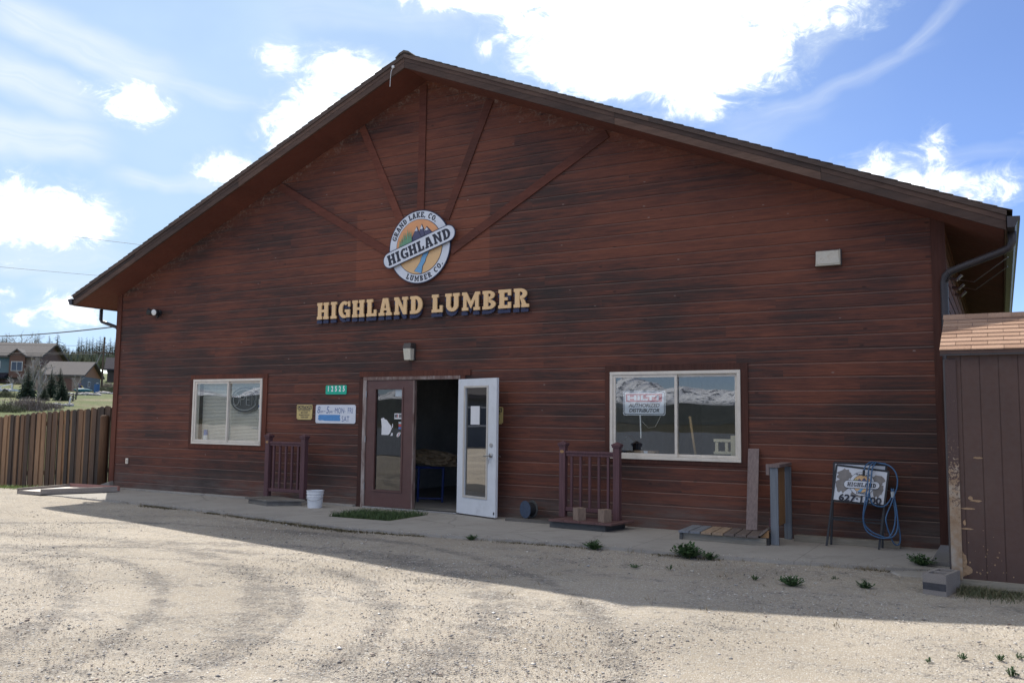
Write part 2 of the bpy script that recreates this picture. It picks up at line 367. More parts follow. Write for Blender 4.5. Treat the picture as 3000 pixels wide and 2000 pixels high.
M_NAVYSIDE = paint('letter_navy', (.030, .036, .085), .45, .12)
M_GOLD = paint('letter_gold', (.78, .52, .26), .5, .06, 3)
M_INK = paint('sign_ink', (.020, .021, .032), .5, .1)
M_ORANGE = paint('sign_sunset', (.72, .34, .15), .5, .08, 2)
M_SAND = paint('sign_sand', (.70, .45, .22), .5, .06, 3)
M_PURPLE = paint('sign_mountain', (.085, .085, .155), .5, .06)
M_RIVER = paint('sign_river', (.16, .37, .60), .5, .06)
M_PINE = paint('sign_pine', (.15, .33, .20), .6, .2, 20)
M_GREEN = paint('address_green', (.005, .42, .27), .4, .04)
M_YELLOW = paint('caution_yellow', (.56, .43, .17), .55, .10, 8, dirt=(.30, .22, .10), dirt_amt=.4)
M_PENBLUE = paint('pen_blue', (.10, .16, .33), .6, .2, 30)
M_TAPE = paint('blue_tape', (.09, .27, .56), .6, .10, 20)
M_RED = paint('sign_red', (.42, .035, .065), .45, .05)
M_PAPER = paint('paper_white', (.72, .72, .72), .7, .04)
M_BRIGHT = paint('reflective_white', (.90, .90, .90), .5, .02)
M_STICK = paint('sticker_grey', (.45, .50, .52), .5, .08)
M_STICKR = paint('sticker_red', (.5, .07, .06), .5, .08)
M_STICKB = paint('sticker_blue', (.10, .18, .45), .5, .08)
M_COMP = wood('maroon_composite', [(.2, (0.1350, 0.0702, 0.0756)), (.6, (0.1098, 0.0558, 0.0612)), (.9, (0.0900, 0.0459, 0.0513))], 'Z', 20, 5, rough=.6, var=.2, bump=.15, knots=False)
M_COMPD = wood('maroon_deck', [(.2, (.175, .105, .098)), (.6, (.135, .075, .073)), (.9, (.10, .055, .055))], 'Y', 14, 5, rough=.7, var=.25, bump=.2, knots=False)
M_GREYWOOD = wood('grey_weathered_wood', [(.2, (.30, .28, .25)), (.5, (.19, .175, .155)), (.8, (.09, .08, .072))], 'X', 12, 6)
M_DARKWOOD = wood('dark_treated_wood', [(.2, (.12, .12, .115)), (.5, (.07, .07, .07)), (.8, (.035, .035, .037))], 'X', 10, 6)
M_BLOCKWOOD = wood('tan_post_block', [(.2, (.30, .225, .175)), (.6, (.24, .175, .135)), (.9, (.18, .125, .10))], 'Z', 6, 6, var=.2)
M_BENCHBASE = wood('pale_frame_lumber', [(.2, (.36, .33, .27)), (.5, (.26, .235, .19)), (.8, (.12, .105, .085))], 'X', 12, 5)
M_DECKBLUE = wood('blue_grey_deck', [(.2, (.21, .225, .25)), (.8, (.165, .18, .205))], 'Y', 14, 5, var=.2, bump=.15, knots=False)
M_DECKTAN = wood('tan_deck', [(.2, (.34, .255, .18)), (.8, (.27, .195, .14))], 'Y', 14, 5, var=.2, bump=.15, knots=False)
M_DECKBR = wood('brown_grey_deck', [(.2, (.17, .14, .125)), (.8, (.12, .098, .09))], 'Y', 14, 5, var=.25, bump=.15, knots=False)
M_OCHRE = paint('ochre_sample', (.36, .20, .085), .6, .08)
M_LEAN = wood('taupe_composite', [(.2, (.25, .195, .18)), (.6, (.205, .155, .145)), (.9, (.165, .125, .118))], 'Z', 30, 5, rough=.6, var=.1, bump=.12, knots=False)
M_BLUEGREY = wood('blue_grey_composite', [(.2, (.205, .225, .25)), (.6, (.17, .19, .213)), (.9, (.145, .16, .18))], 'Z', 30, 4, rough=.6, var=.1, bump=.1, knots=False)
M_BUCKET = paint('bucket_white', (.70, .72, .74), .35, .04, 5)
M_HOSE = paint('blue_hose', (.05, .125, .25), .4, .1)
M_SPOOL = paint('spool_blue', (.045, .065, .105), .6, .2, 20)
M_CONC = concrete_mat()
M_BLOCK = concrete_mat('block_concrete', (.25, .228, .212))
M_SPLASH = concrete_mat('splash_concrete', (.19, .185, .18))
M_BLOCKDARK = paint('block_dark_band', (.055, .056, .064), .9, .25, 20)
M_SHED = paint('shed_brown', (.078, .044, .036), .7, .12, 2, dirt=(.13, .095, .075), dirt_amt=.2, bump=.3)
M_GRAVEL = gravel_mat()
M_RUST = paint('rusty_panel', (.45, .42, .40), .5, .12, 5, dirt=(.30, .17, .11), dirt_amt=.5)
M_PANEL = paint('beige_panel', (.52, .47, .42), .5, .06, 3, dirt=(.33, .27, .22), dirt_amt=.35)
M_PANELRED = paint('faded_red_board', (.34, .17, .14), .6, .12)
M_TARP = paint('tan_tarp', (0.2100, 0.1540, 0.0945), .75, .25, 7, bump=.6)
M_BLUEST = paint('blue_stand', (.014, .035, .17), .45, .1)
M_CARD = paint('cardboard', (.36, .25, .16), .8, .1)
M_CREAM = paint('cream_rail', (.62, .54, .36), .5, .05)
M_HANDLE = wood('stick_wood', [(.2, (.50, .34, .17)), (.8, (.38, .25, .12))], 'Z', 20, 5, var=.1)
M_NEONT = paint('neon_tube', (.42, .43, .43), .3, .05)
M_NEONB = paint('neon_backing', (.028, .030, .034), .5, .1)
M_GRASS = leaf_mat('grass_blade', (.028, .060, .018), (.085, .135, .040))
M_WEED = leaf_mat('weed_leaf', (.022, .055, .014), (.060, .120, .034))
M_MOSS = leaf_mat('edge_moss', (.055, .048, .020), (.12, .095, .040))
M_DRY = leaf_mat('dry_grass', (.16, .13, .075), (.30, .24, .15))
def pebble_mat():
    m, T, b, o = new_mat('pebble_stone'); r = rnd_attr(T)
    T.set(b.inputs['Base Color'], T.ramp(r, [(0, (.13, .125, .125)), (.15, (.24, .225, .215)), (.35, (.36, .31, .26)), (.5, (.44, .385, .32)), (.62, (.37, .27, .21)), (.75, (.40, .39, .38)), (.9, (.62, .57, .50)), (1, (.80, .77, .72))])); b.inputs['Roughness'].default_value = .8
    return m
M_PEB = pebble_mat()
M_FENCE = wood('cedar_picket', [(.15, (0.3294, 0.2013, 0.1159)), (.38, (0.2013, 0.1196, 0.0708)), (.58, (0.1159, 0.0756, 0.0537)), (.85, (0.0610, 0.0488, 0.0415))], 'Z', 12, 4, var=.75, bump=.4)
M_LOG = wood('log_post', [(.2, (.16, .088, .048)), (.8, (.09, .05, .03))], 'Z', 12, 4, var=.1)

# ------------------------------------------------------------------ mesh building
class MB:
    def __init__(s): s.v = []; s.f = []; s.r = []
    def poly(s, pts, r=None):
        i = len(s.v); s.v.extend([tuple(p) for p in pts]); s.f.append(tuple(range(i, i + len(pts)))); s.r.append(random.random() if r is None else r)
    def hexa(s, p, r=None):                             # 8 corners: bottom ring 0-3, top ring 4-7 (counter clockwise from above)
        r = random.random() if r is None else r; i = len(s.v); s.v.extend([tuple(q) for q in p])
        for f in ((3, 2, 1, 0), (4, 5, 6, 7), (0, 1, 5, 4), (1, 2, 6, 5), (2, 3, 7, 6), (3, 0, 4, 7)):
            s.f.append(tuple(i + k for k in f)); s.r.append(r)
    def box(s, x0, x1, y0, y1, z0, z1, r=None):
        s.hexa([(x0, y0, z0), (x1, y0, z0), (x1, y1, z0), (x0, y1, z0), (x0, y0, z1), (x1, y0, z1), (x1, y1, z1), (x0, y1, z1)], r)
    def bar(s, a, b, w, h, upv=(0, 0, 1), r=None):      # straight bar of rectangular section from a to b
        a = Vector(a); b = Vector(b); d = (b - a).normalized(); u = Vector(upv); sd = d.cross(u)
        if sd.length < 1e-4: u = Vector((0, 1, 0)); sd = d.cross(u)
        sd.normalize(); u = sd.cross(d)
        o = [(-w / 2, -h / 2), (w / 2, -h / 2), (w / 2, h / 2), (-w / 2, h / 2)]
        A = [a + sd * q[0] + u * q[1] for q in o]; B = [b + sd * q[0] + u * q[1] for q in o]
        r = random.random() if r is None else r; i = len(s.v); s.v.extend([tuple(q) for q in A + B])
        for f in ((0, 1, 2, 3), (7, 6, 5, 4), (0, 4, 5, 1), (1, 5, 6, 2), (2, 6, 7, 3), (3, 7, 4, 0)):
            s.f.append(tuple(i + k for k in f)); s.r.append(r)
    def prism(s, pts, y0, y1, r=None):                  # polygon in the XZ plane given depth
        r = random.random() if r is None else r; n = len(pts); i = len(s.v)
        s.v.extend([(p[0], y0, p[1]) for p in pts] + [(p[0], y1, p[1]) for p in pts])
        s.f.append(tuple(i + k for k in range(n))); s.f.append(tuple(i + n + k for k in reversed(range(n))))
        for k in range(n): q = (k + 1) % n; s.f.append((i + q, i + k, i + n + k, i + n + q))
        s.r.extend([r] * (n + 2))
    def tube(s, path, rad, n=8, r=None, caps=True):
        r = random.random() if r is None else r
        P = [Vector(p) for p in path]; rad = rad if hasattr(rad, '__len__') else [rad] * len(P)
        prev = None; rings = []
        for k, p in enumerate(P):
            d = (P[min(k + 1, len(P) - 1)] - P[max(k - 1, 0)]).normalized()
            u = prev if prev is not None else Vector((0, 0, 1) if abs(d.z) < .9 else (1, 0, 0))
            u = (u - d * u.dot(d)); u = u.normalized() if u.length > 1e-5 else d.orthogonal().normalized(); prev = u; w = d.cross(u)
            i = len(s.v); rings.append(i)
            for j in range(n):
                t = 2 * PI * j / n; s.v.append(tuple(p + (u * math.cos(t) + w * math.sin(t)) * rad[k]))
        for a, b in zip(rings, rings[1:]):
            for j in range(n): q = (j + 1) % n; s.f.append((a + j, a + q, b + q, b + j)); s.r.append(r)
        if caps:
            s.f.append(tuple(rings[0] + j for j in reversed(range(n)))); s.f.append(tuple(rings[-1] + j for j in range(n))); s.r.extend([r, r])
    def cyl(s, a, b, ra, rb=None, n=16, r=None): s.tube([a, b], [ra, ra if rb is None else rb], n, r)
    def build(s, name, mat, parent=None, smooth=False, bevel=0.0, loc=None):
        me = bpy.data.meshes.new(name); me.from_pydata(s.v, [], s.f); me.materials.append(mat)
        at_ = me.attributes.new('rnd', 'FLOAT', 'FACE'); at_.data.foreach_set('value', np.array(s.r, dtype=np.float32))
        if smooth: me.polygons.foreach_set('use_smooth', np.ones(len(me.polygons), dtype=bool))
        me.update()
        o = bpy.data.objects.new(name, me); COL.objects.link(o)
        if parent is not None: o.parent = parent
        if loc is not None: o.location = loc
        if bevel:
            b = o.modifiers.new('bevel', 'BEVEL'); b.width = bevel; b.segments = 2; b.limit_method = 'ANGLE'; b.angle_limit = R(40)
        return o
def one(name, mat, parent, fn, **kw):
    m = MB(); fn(m); return m.build(name, mat, parent, **kw)
def bx(name, mat, parent, x0, x1, y0, y1, z0, z1, **kw):
    m = MB(); m.box(x0, x1, y0, y1, z0, z1); return m.build(name, mat, parent, **kw)
def tag(o, label, cat, group=None):
    o['label'] = label; o['category'] = cat
    if group: o['group'] = group
    return o
def thing(name, label, cat, loc=(0, 0, 0), rz=0.0, group=None):
    o = bpy.data.objects.new(name, None); COL.objects.link(o); o.location = loc; o.rotation_euler = (0, 0, rz); o.empty_display_size = .2
    return tag(o, label, cat, group)
def structure(o): o['kind'] = 'structure'; return o
def stuff(o, label, cat): o['kind'] = 'stuff'; return tag(o, label, cat)
def dup(root, loc, rz=0.0, label=None, scale=1.0):
    c = root.copy(); COL.objects.link(c); c.location = loc; c.rotation_euler = (0, 0, rz); c.scale = (scale,) * 3
    if label: c['label'] = label
    for ch in list(root.children):
        q = ch.copy(); COL.objects.link(q); q.parent = c
        for g in list(ch.children):
            k = g.copy(); COL.objects.link(k); k.parent = q
    return c

_scratch = bpy.data.objects.new('scratch', bpy.data.curves.new('scratch', 'FONT'))
def text_polys(body, size, bold=0.0, sx=1.0, align='CENTER', shear=0.0):
    cu = bpy.data.curves.new('writing', 'FONT'); cu.body = body; cu.size = size; cu.align_x = align; cu.align_y = 'CENTER'; cu.offset = bold * size; cu.shear = shear; cu.resolution_u = 3
    ob = bpy.data.objects.new('writing', cu); COL.objects.link(ob)
    dg = bpy.context.evaluated_depsgraph_get(); dg.update()
    me = bpy.data.meshes.new_from_object(ob.evaluated_get(dg))
    vs = [(v.co.x * sx, v.co.y) for v in me.vertices]; fs = [tuple(p.vertices) for p in me.polygons]
    bpy.data.objects.remove(ob); bpy.data.curves.remove(cu); bpy.data.meshes.remove(me)
    return vs, fs
def text(name, body, size, mat, parent, x, y, z, bold=0.0, sx=1.0, rot=0.0, align='CENTER', shear=0.0, mirror=False):
    vs, fs = text_polys(body, size, bold, sx, align, shear); m = MB(); c, s_ = math.cos(rot), math.sin(rot)
    m.v = [((-1 if mirror else 1) * (x_ * c - z_ * s_) + x, y, x_ * s_ + z_ * c + z) for x_, z_ in vs]; m.f = fs; m.r = [.5] * len(fs)
    return m.build(name, mat, parent)

# slab-serif capitals made of butting pieces, one unit high
def G_rect(x0, y0, x1, y1): return [(x0, y0), (x1, y0), (x1, y1), (x0, y1)]
def G_ring(cx, cy, rx, ry, ix, iy, a0, a1, n=14):
    out = []
    for k in range(n):
        t0 = R(a0 + (a1 - a0) * k / n); t1 = R(a0 + (a1 - a0) * (k + 1) / n)
        out.append([(cx + ix * math.cos(t0), cy + iy * math.sin(t0)), (cx + rx * math.cos(t0), cy + ry * math.sin(t0)), (cx + rx * math.cos(t1), cy + ry * math.sin(t1)), (cx + ix * math.cos(t1), cy + iy * math.sin(t1))])
    return out
r_ = G_rect
STEM = [r_(0, 0, .32, .17), r_(.06, .17, .3, .83), r_(0, .83, .32, 1)]
GLYPH = {
    'H': (.77, [r_(0, 0, .34, .17), r_(.05, .17, .29, .83), r_(0, .83, .34, 1), r_(.43, 0, .77, .17), r_(.48, .17, .72, .83), r_(.43, .83, .77, 1), r_(.29, .42, .48, .58)]),
    'I': (.38, [r_(0, 0, .38, .17), r_(.07, .17, .31, .83), r_(0, .83, .38, 1)]),
    'L': (.62, [r_(0, 0, .62, .17), r_(.06, .17, .3, .83), r_(0, .83, .38, 1), r_(.46, .17, .62, .38)]),
    'D': (.72, STEM + G_ring(.32, .5, .40, .5, .16, .33, -90, 90)),
    'A': (.80, [[(.08, .17), (.28, .17), (.4, .75), (.4, 1), (.24, 1)], [(.52, .17), (.72, .17), (.56, 1), (.4, 1), (.4, .75)], [(.307, .3), (.493, .3), (.466, .43), (.334, .43)], r_(0, 0, .35, .17), r_(.45, 0, .80, .17)]),
    'N': (.82, [r_(0, 0, .32, .17), r_(.06, .17, .26, .83), r_(0, .83, .26, 1), [(.26, .62), (.56, 0), (.56, .38), (.26, 1)], r_(.56, 0, .76, .83), r_(.48, .83, .82, 1)]),
    'U': (.80, [r_(0, .83, .36, 1), r_(.06, .36, .3, .83), r_(.44, .83, .8, 1), r_(.5, .36, .74, .83)] + G_ring(.4, .36, .34, .36, .10, .17, 180, 360)),
    'M': (.98, [r_(0, 0, .34, .17), r_(.07, .17, .25, .83), r_(0, .83, .25, 1), r_(.64, 0, .98, .17), r_(.73, .17, .91, .83), r_(.73, .83, .98, 1), [(.25, .62), (.49, .1), (.49, .48), (.25, 1)], [(.49, .1), (.73, .62), (.73, 1), (.49, .48)]]),
    'B': (.70, STEM + G_ring(.32, .76, .33, .24, .12, .09, -90, 90) + G_ring(.32, .26, .38, .26, .14, .10, -90, 90)),
    'E': (.66, STEM + [r_(.32, .83, .66, 1), r_(.32, 0, .66, .17), r_(.30, .42, .48, .58), r_(.50, .17, .66, .33), r_(.50, .67, .66, .83)]),
    'R': (.78, STEM + G_ring(.32, .72, .36, .28, .14, .11, -90, 90) + [[(.42, .17), (.64, .17), (.52, .44), (.34, .44)], r_(.40, 0, .78, .17)]),
    'G': (.74, G_ring(.37, .5, .37, .5, .13, .32, 50, 290, 20) + [r_(.5, .03, .73, .34), r_(.40, .34, .73, .5), r_(.61, .66, .73, .98)]),
    'C': (.72, G_ring(.37, .5, .37, .5, .13, .32, 50, 312, 20) + [r_(.60, .66, .72, .98)]),
    'O': (.74, G_ring(.37, .5, .37, .5, .13, .32, 0, 360, 24)),
    'K': (.80, STEM + [[(.30, .5), (.46, .5), (.72, .83), (.50, .83)], r_(.42, .83, .78, 1), [(.50, .17), (.74, .17), (.46, .5), (.30, .5)], r_(.42, 0, .80, .17)]),
    '.': (.24, [r_(0, 0, .22, .22)]), ',': (.24, [r_(0, 0, .22, .22), [(.10, -.16), (.2, 0), (.02, 0)]]), ' ': (.34, []),
}
def glyph_width(s_, gap=.12): return sum(GLYPH[c][0] + gap for c in s_) - gap

# ================================================================== THE STORE
BW, SLOPE, APEX, AX = 15.15, 0.4167, 7.03, 7.575
ROOF_F, ROOF_B = -0.64, 16.0
def roofz(x): return APEX - SLOPE * abs(x - AX)
store = thing('lumber_store', 'long gabled store clad in dark weathered red boards', 'store')
PITCHB = 0.1725; BASEZ = 0.155 - PITCHB
PROFILE = [(0, 0), (.149, 0), (.162, .008), (PITCHB, .008)]
def clip_rows(z0, za, zb):
    rows = [(z0 + a, b) for a, b in PROFILE]; out = []
    for (p, q) in zip(rows, rows[1:]):
        lo, hi = max(p[0], za), min(q[0], zb)
        if hi - lo < 1e-6: continue
        f = lambda z: p[1] + (q[1] - p[1]) * ((z - p[0]) / max(1e-9, q[0] - p[0]))
        out.append(((lo, f(lo)), (hi, f(hi))))
    return out
OPEN = [(6.42, 8.325, -1, 2.115), (2.36, 4.09, .97, 2.12), (10.88, 12.68, .96, 2.12)]
wallm = MB()
def xl(z): return max(0.0, AX - (APEX - z) / SLOPE)
def xr(z): return min(BW, AX + (APEX - z) / SLOPE)
k = 0
while BASEZ + k * PITCHB < APEX - .01:
    z0 = BASEZ + k * PITCHB; z1 = min(z0 + PITCHB, APEX - .005); za = max(z0, -.06)
    cuts = sorted({za, z1} | {q for o in OPEN for q in o[2:] if za < q < z1})
    joints = [-1.0]; x = random.uniform(-3, 1.0)
    while x < BW + 1: joints.append(x); x += random.choice((2.44, 3.05, 3.66, 4.27, 4.88)) * random.uniform(.85, 1)
    joints.append(BW + 2)
    rn = [random.random() for _ in joints]
    for ca, cb in zip(cuts, cuts[1:]):
        zm = (ca + cb) / 2
        spans = [(-1.0, BW + 1)]
        for (ox0, ox1, oz0, oz1) in OPEN:
            if oz0 <= zm <= oz1:
                spans = [q for s0, s1 in spans for q in (((s0, ox0), (ox1, s1)) if s0 < ox0 and ox1 < s1 else ((s0, s1),))]
        for s0, s1 in spans:
            for j in range(len(joints) - 1):
                a, b = max(s0, joints[j]), min(s1, joints[j + 1])
                if b - a < 1e-4: continue
                for (pz, py), (qz, qy) in clip_rows(z0, ca, cb):
                    c4 = [min(max(v, xl(z)), xr(z)) for v, z in ((a, pz), (b, pz), (b, qz), (a, qz))]
                    if max(c4) - min(c4) < 1e-4: continue
                    wallm.poly([(c4[0], py, pz), (c4[1], py, pz), (c4[2], qy, qz), (c4[3], qy, qz)], rn[j])
                if cb >= z1 - 1e-6:                      # underside of the next board
                    e0, e1 = min(max(a, xl(z1)), xr(z1)), min(max(b, xl(z1)), xr(z1))
                    if e1 - e0 > 1e-3: wallm.poly([(e0, .008, z1), (e1, .008, z1), (e1, 0, z1), (e0, 0, z1)], rn[j])
    k += 1
wallm.build('wall', M_SIDING, store)
# side walls (boarded), rear wall
sw = MB(); sw2 = MB(); kk = 0
while BASEZ + kk * PITCHB < 4.0:
    z0 = BASEZ + kk * PITCHB
    for (p, q) in zip(PROFILE, PROFILE[1:]):
        if z0 + p[0] > 3.9: continue
        r0 = (kk * .377) % 1
        sw.poly([(BW - p[1], .02, z0 + p[0]), (BW - p[1], ROOF_B - .5, z0 + p[0]), (BW - q[1], ROOF_B - .5, z0 + q[0]), (BW - q[1], .02, z0 + q[0])], r0)
        sw2.poly([(p[1], ROOF_B - .5, z0 + p[0]), (p[1], .02, z0 + p[0]), (q[1], .02, z0 + q[0]), (q[1], ROOF_B - .5, z0 + q[0])], r0)
    kk += 1
sw.build('side_wall', M_SIDING, store); sw2.build('side_wall', M_SIDING, store)
one('rear_wall', M_SIDING, store, lambda m: m.poly([(0, ROOF_B - .5, -.05), (0, ROOF_B - .5, roofz(0)), (AX, ROOF_B - .5, APEX), (BW, ROOF_B - .5, roofz(BW)), (BW, ROOF_B - .5, -.05)]))
# corner boards
for x0, x1 in ((-.022, .115), (BW - .135, BW + .022)):
    one('corner_board', M_TRIM, store, lambda m: m.prism([(x0, -.04), (x1, -.04), (x1, roofz(x1) + .006), (x0, roofz(x0) + .006)], -.022, -.001))
bx('corner_board', M_TRIM, store, BW + .001, BW + .022, -.001, .12, -.04, 3.86)
bx('corner_board', M_TRIM, store, -.022, -.001, -.001, .12, -.04, 3.86)
# roof: sheathing, then lapped shingle courses whose ends show along the rakes
EXS = {-1: 8.16, 1: 8.27}                                               # eave run from the ridge
rf = MB()
for sgn in (-1, 1):
    EX = EXS[sgn]
    n_c = 58; dxs = (EX + .015) / n_c
    for i in range(n_c):
        xa, xb = i * dxs - .01, (i + 1) * dxs + .012
        za_, zb_ = APEX + .215 - SLOPE * xa, APEX + .215 - SLOPE * xb
        ya = ROOF_F - .015 - random.uniform(0, .012)
        p = [(AX + sgn * xa, za_ + .004), (AX + sgn * xb, zb_ + .016), (AX + sgn * xb, zb_ + .004), (AX + sgn * xa, za_ - .004)]
        rf.prism(p if sgn < 0 else p, ya, ROOF_B)
roof = rf.build('roof', M_ROOF, store)
cap = MB(); yy = ROOF_F - .03
while yy < ROOF_B:
    cap.prism([(AX - .17, APEX + .165), (AX - .09, APEX + .235), (AX, APEX + .268), (AX + .09, APEX + .235), (AX + .17, APEX + .165), (AX + .08, APEX + .205), (AX, APEX + .228), (AX - .08, APEX + .205)], yy, yy + .30); yy += .302
cap.build('ridge_cap', M_ROOF, roof)
sh = MB()                                               # deck between soffit and shingles
for sgn in (-1, 1):
    EX = EXS[sgn]
    p = [(AX, APEX + .03), (AX + sgn * (EX - .06), APEX + .03 - SLOPE * (EX - .06)), (AX + sgn * (EX - .06), APEX + .195 - SLOPE * (EX - .06)), (AX, APEX + .195)]
    sh.prism(p, ROOF_F + .04, ROOF_B - .02)
sh.build('roof_deck', M_FASCIA2, roof)
sf = MB()
for sgn in (-1, 1):
    EX = EXS[sgn]
    p = [(AX, APEX + .0), (AX + sgn * (EX - .06), APEX - SLOPE * (EX - .06)), (AX + sgn * (EX - .06), APEX + .02 - SLOPE * (EX - .06)), (AX, APEX + .02)]
    sf.prism(p, ROOF_F + .03, ROOF_B - .1)
sf.build('soffit', M_SOFFIT, store)
# rake boards, each side in lengths, plus the narrower drip board above
for sgn in (-1, 1):
    EX = EXS[sgn]
    m = MB(); joints = [0, 3.6, 6.3, EX - .04]
    for a, b in zip(joints, joints[1:]):
        a += .0015; b -= .0015
        for (lo, hi, y0, y1) in ((-.012, .085, ROOF_F - .002, ROOF_F + .03), (.088, .150, ROOF_F - .006, ROOF_F + .03)):
            m.prism([(AX + sgn * a, APEX + lo - SLOPE * a), (AX + sgn * b, APEX + lo - SLOPE * b), (AX + sgn * b, APEX + hi - SLOPE * b), (AX + sgn * a, APEX + hi - SLOPE * a)], y0, y1)
    m.build('rake_board', M_FASCIA, store)
    m = MB()
    for a, b in zip((0, 4.1), (4.1, EX - .03)):
        m.prism([(AX + sgn * a, APEX + .152 - SLOPE * a), (AX + sgn * b, APEX + .152 - SLOPE * b), (AX + sgn * b, APEX + .208 - SLOPE * b), (AX + sgn * a, APEX + .208 - SLOPE * a)], ROOF_F - .022, ROOF_F + .03)
    m.build('drip_board', M_FASCIA2, store)
    xe = AX + sgn * (EX - .055)
    one('eave_board', M_FASCIA, store, lambda m: m.box(min(xe, xe + sgn * .02), max(xe, xe + sgn * .02), ROOF_F + .03, ROOF_B - .1, APEX - SLOPE * (EX - .055) - .015, APEX - SLOPE * (EX - .055) + .16))
# gutters
for sgn in (-1, 1):
    EX = EXS[sgn]
    x0 = AX + sgn * (EX - .03); zt = APEX - SLOPE * EX + .15
    prof = [(0, 0), (0, -.125), (.075, -.125), (.10, -.06), (.125, -.045), (.125, -.008), (.115, -.008), (.115, -.04), (.09, -.055), (.068, -.115), (.008, -.115), (.008, 0)]
    g = MB(); g.prism([(x0 + sgn * a, zt + b) for a, b in prof], ROOF_F - .03, ROOF_B - .2)
    g.prism([(x0 + sgn * a, zt + b) for a, b in ((0, 0), (0, -.125), (.075, -.125), (.10, -.06), (.125, -.045), (.125, -.008))], ROOF_F - .034, ROOF_F - .031)
    g.build('gutter', M_GUTTER, store)
def rect_pipe(mb, path, w, h):
    for a, b in zip(path, path[1:]): mb.bar(a, b, w, h, (0, 1, 0))
d1 = MB()
pth = [(15.86, -.36, 3.62), (15.86, -.36, 3.50), (15.83, -.345, 3.44), (15.76, -.33, 3.41), (15.32, -.15, 3.285), (15.22, -.10, 3.255), (15.165, -.075, 3.21), (15.148, -.066, 3.14), (15.146, -.066, .12), (15.142, -.10, .06), (15.135, -.19, .03)]
d1.tube(pth, .044, 10)
dsr = d1.build('downspout', M_GUTTER, store, smooth=True)
cr = MB()
for t in range(7):
    p0 = Vector(pth[5]).lerp(Vector(pth[7]), t / 6); cr.tube([p0 - Vector((.004, 0, .003)), p0 + Vector((.004, 0, .003))], .049, 10)
cr.build('elbow_rib', M_GUTTER, dsr)
d2 = MB(); d2.tube([(-.60, .03, 3.64), (-.60, .03, 3.43), (-.57, .035, 3.39), (-.48, .045, 3.36), (-.15, .075, 3.26), (-.085, .08, 3.20), (-.072, .08, 3.10), (-.072, .08, .1)], .036, 10)
d2.build('downspout', M_GUTTER, store, smooth=True)
# sunburst of applied boards
for (tx, tz, bx_, bz) in ((4.36, 5.66, 6.95, 4.155), (6.24, 6.46, 7.16, 4.60), (7.51, 6.98, 7.50, 4.75), (8.80, 6.50, 8.00, 4.66), (10.80, 5.65, 8.10, 4.12)):
    m = MB(); m.bar((tx, -.012, tz - .02), (bx_, -.012, bz), .020, .135, (-(bz - tz), 0, bx_ - tx) if False else (0, 0, 1)); m.v = [(x, min(max(y, -.022), -.0005), z) for x, y, z in m.v]
    m.build('sunburst_board', M_RAY, store)
# dangling scrap of cable at the peak
one('cable_end', M_PAPER, store, lambda m: (m.tube([(7.36, ROOF_F - .02, 7.06), (7.335, ROOF_F - .03, 6.98), (7.325, ROOF_F - .03, 6.86), (7.32, ROOF_F - .03, 6.74)], .0045, 6), m.box(7.345, 7.385, ROOF_F - .03, ROOF_F - .002, 7.045, 7.085)))
# cable clips beside the right gutter
for (y, z) in ((.9, 3.32), (1.6, 3.30), (2.4, 3.31)):
    one('cable_bracket', M_METAL, store, lambda m: m.tube([(BW + .02, y, z), (BW + .10, y - .04, z - .03), (BW + .16, y - .05, z + .03)], .022, 6))
for y in (.9, 1.6): one('cable', M_METAL, store, lambda m: m.tube([(BW + .1, y, 3.3), (BW + .3, y - .4, 3.2), (BW + .67, y - .8, 3.41)], .007, 5))

# ---- windows
def window(x0, x1, z0, z1, mull, tx0, tx1, tz0, tz1):
    w = MB(); w.box(x0 - .002, x1 + .002, -.002, .1, z0, z1)  # placeholder outline replaced below
    fr = MB(); t = .045
    fr.box(x0, x1, -.040, .09, z1 - t, z1); fr.box(x0, x1, -.040, .09, z0, z0 + t); fr.box(x0, x0 + t, -.040, .09, z0 + t, z1 - t); fr.box(x1 - t, x1, -.040, .09, z0 + t, z1 - t)
    f = fr.build('window', M_VINYL, store, bevel=.004)
    for a, b, yy in ((x0 + t, mull + .02, -.026), (mull - .02, x1 - t, .004)):
        s = MB(); q = .038
        s.box(a, b, yy, yy + .03, z1 - t - q, z1 - t - .002); s.box(a, b, yy, yy + .03, z0 + t + .002, z0 + t + q); s.box(a + .001, a + q, yy, yy + .03, z0 + t + q, z1 - t - q); s.box(b - q, b - .001, yy, yy + .03, z0 + t + q, z1 - t - q)
        s.build('sash', M_VINYL, f, bevel=.003)
        g = MB(); g.poly([(a + q - .004, yy + .015, z0 + t + q - .004), (b - q + .004, yy + .015, z0 + t + q - .004), (b - q + .004, yy + .015, z1 - t - q + .004), (a + q - .004, yy + .015, z1 - t - q + .004)])
        g.build('pane', M_GLASS, f)
    c = MB(); y0, y1 = -.020, .006
    c.box(tx0, tx1, y0, y1, z1 + .001, tz1); c.box(tx0, tx1, y0, y1, tz0, z0 - .001); c.box(tx0, x0 - .001, y0, y1, z0 - .001, z1 + .001); c.box(x1 + .001, tx1, y0, y1, z0 - .001, z1 + .001)
    c.build('window_trim', M_TRIM, f, bevel=.003)
    return f
wl = window(2.335, 4.115, .94, 2.145, 3.245, 2.235, 4.225, .855, 2.23)
wr_ = window(10.855, 12.705, .93, 2.143, 11.82, 10.775, 12.80, .875, 2.235)
bl = MB()
for i in range(44):
    z = 1.0 + i * .0262; bl.poly([(2.42, .135, z), (4.04, .135, z), (4.04, .152, z + .021), (2.42, .152, z + .021)])
bl.box(2.42, 4.04, .130, .160, 2.10, 2.125)
for x in (2.75, 3.25, 3.75): bl.tube([(x, .134, 1.0), (x, .134, 2.1)], .0025, 4)
bl.build('window_blind', M_BLIND, wl)

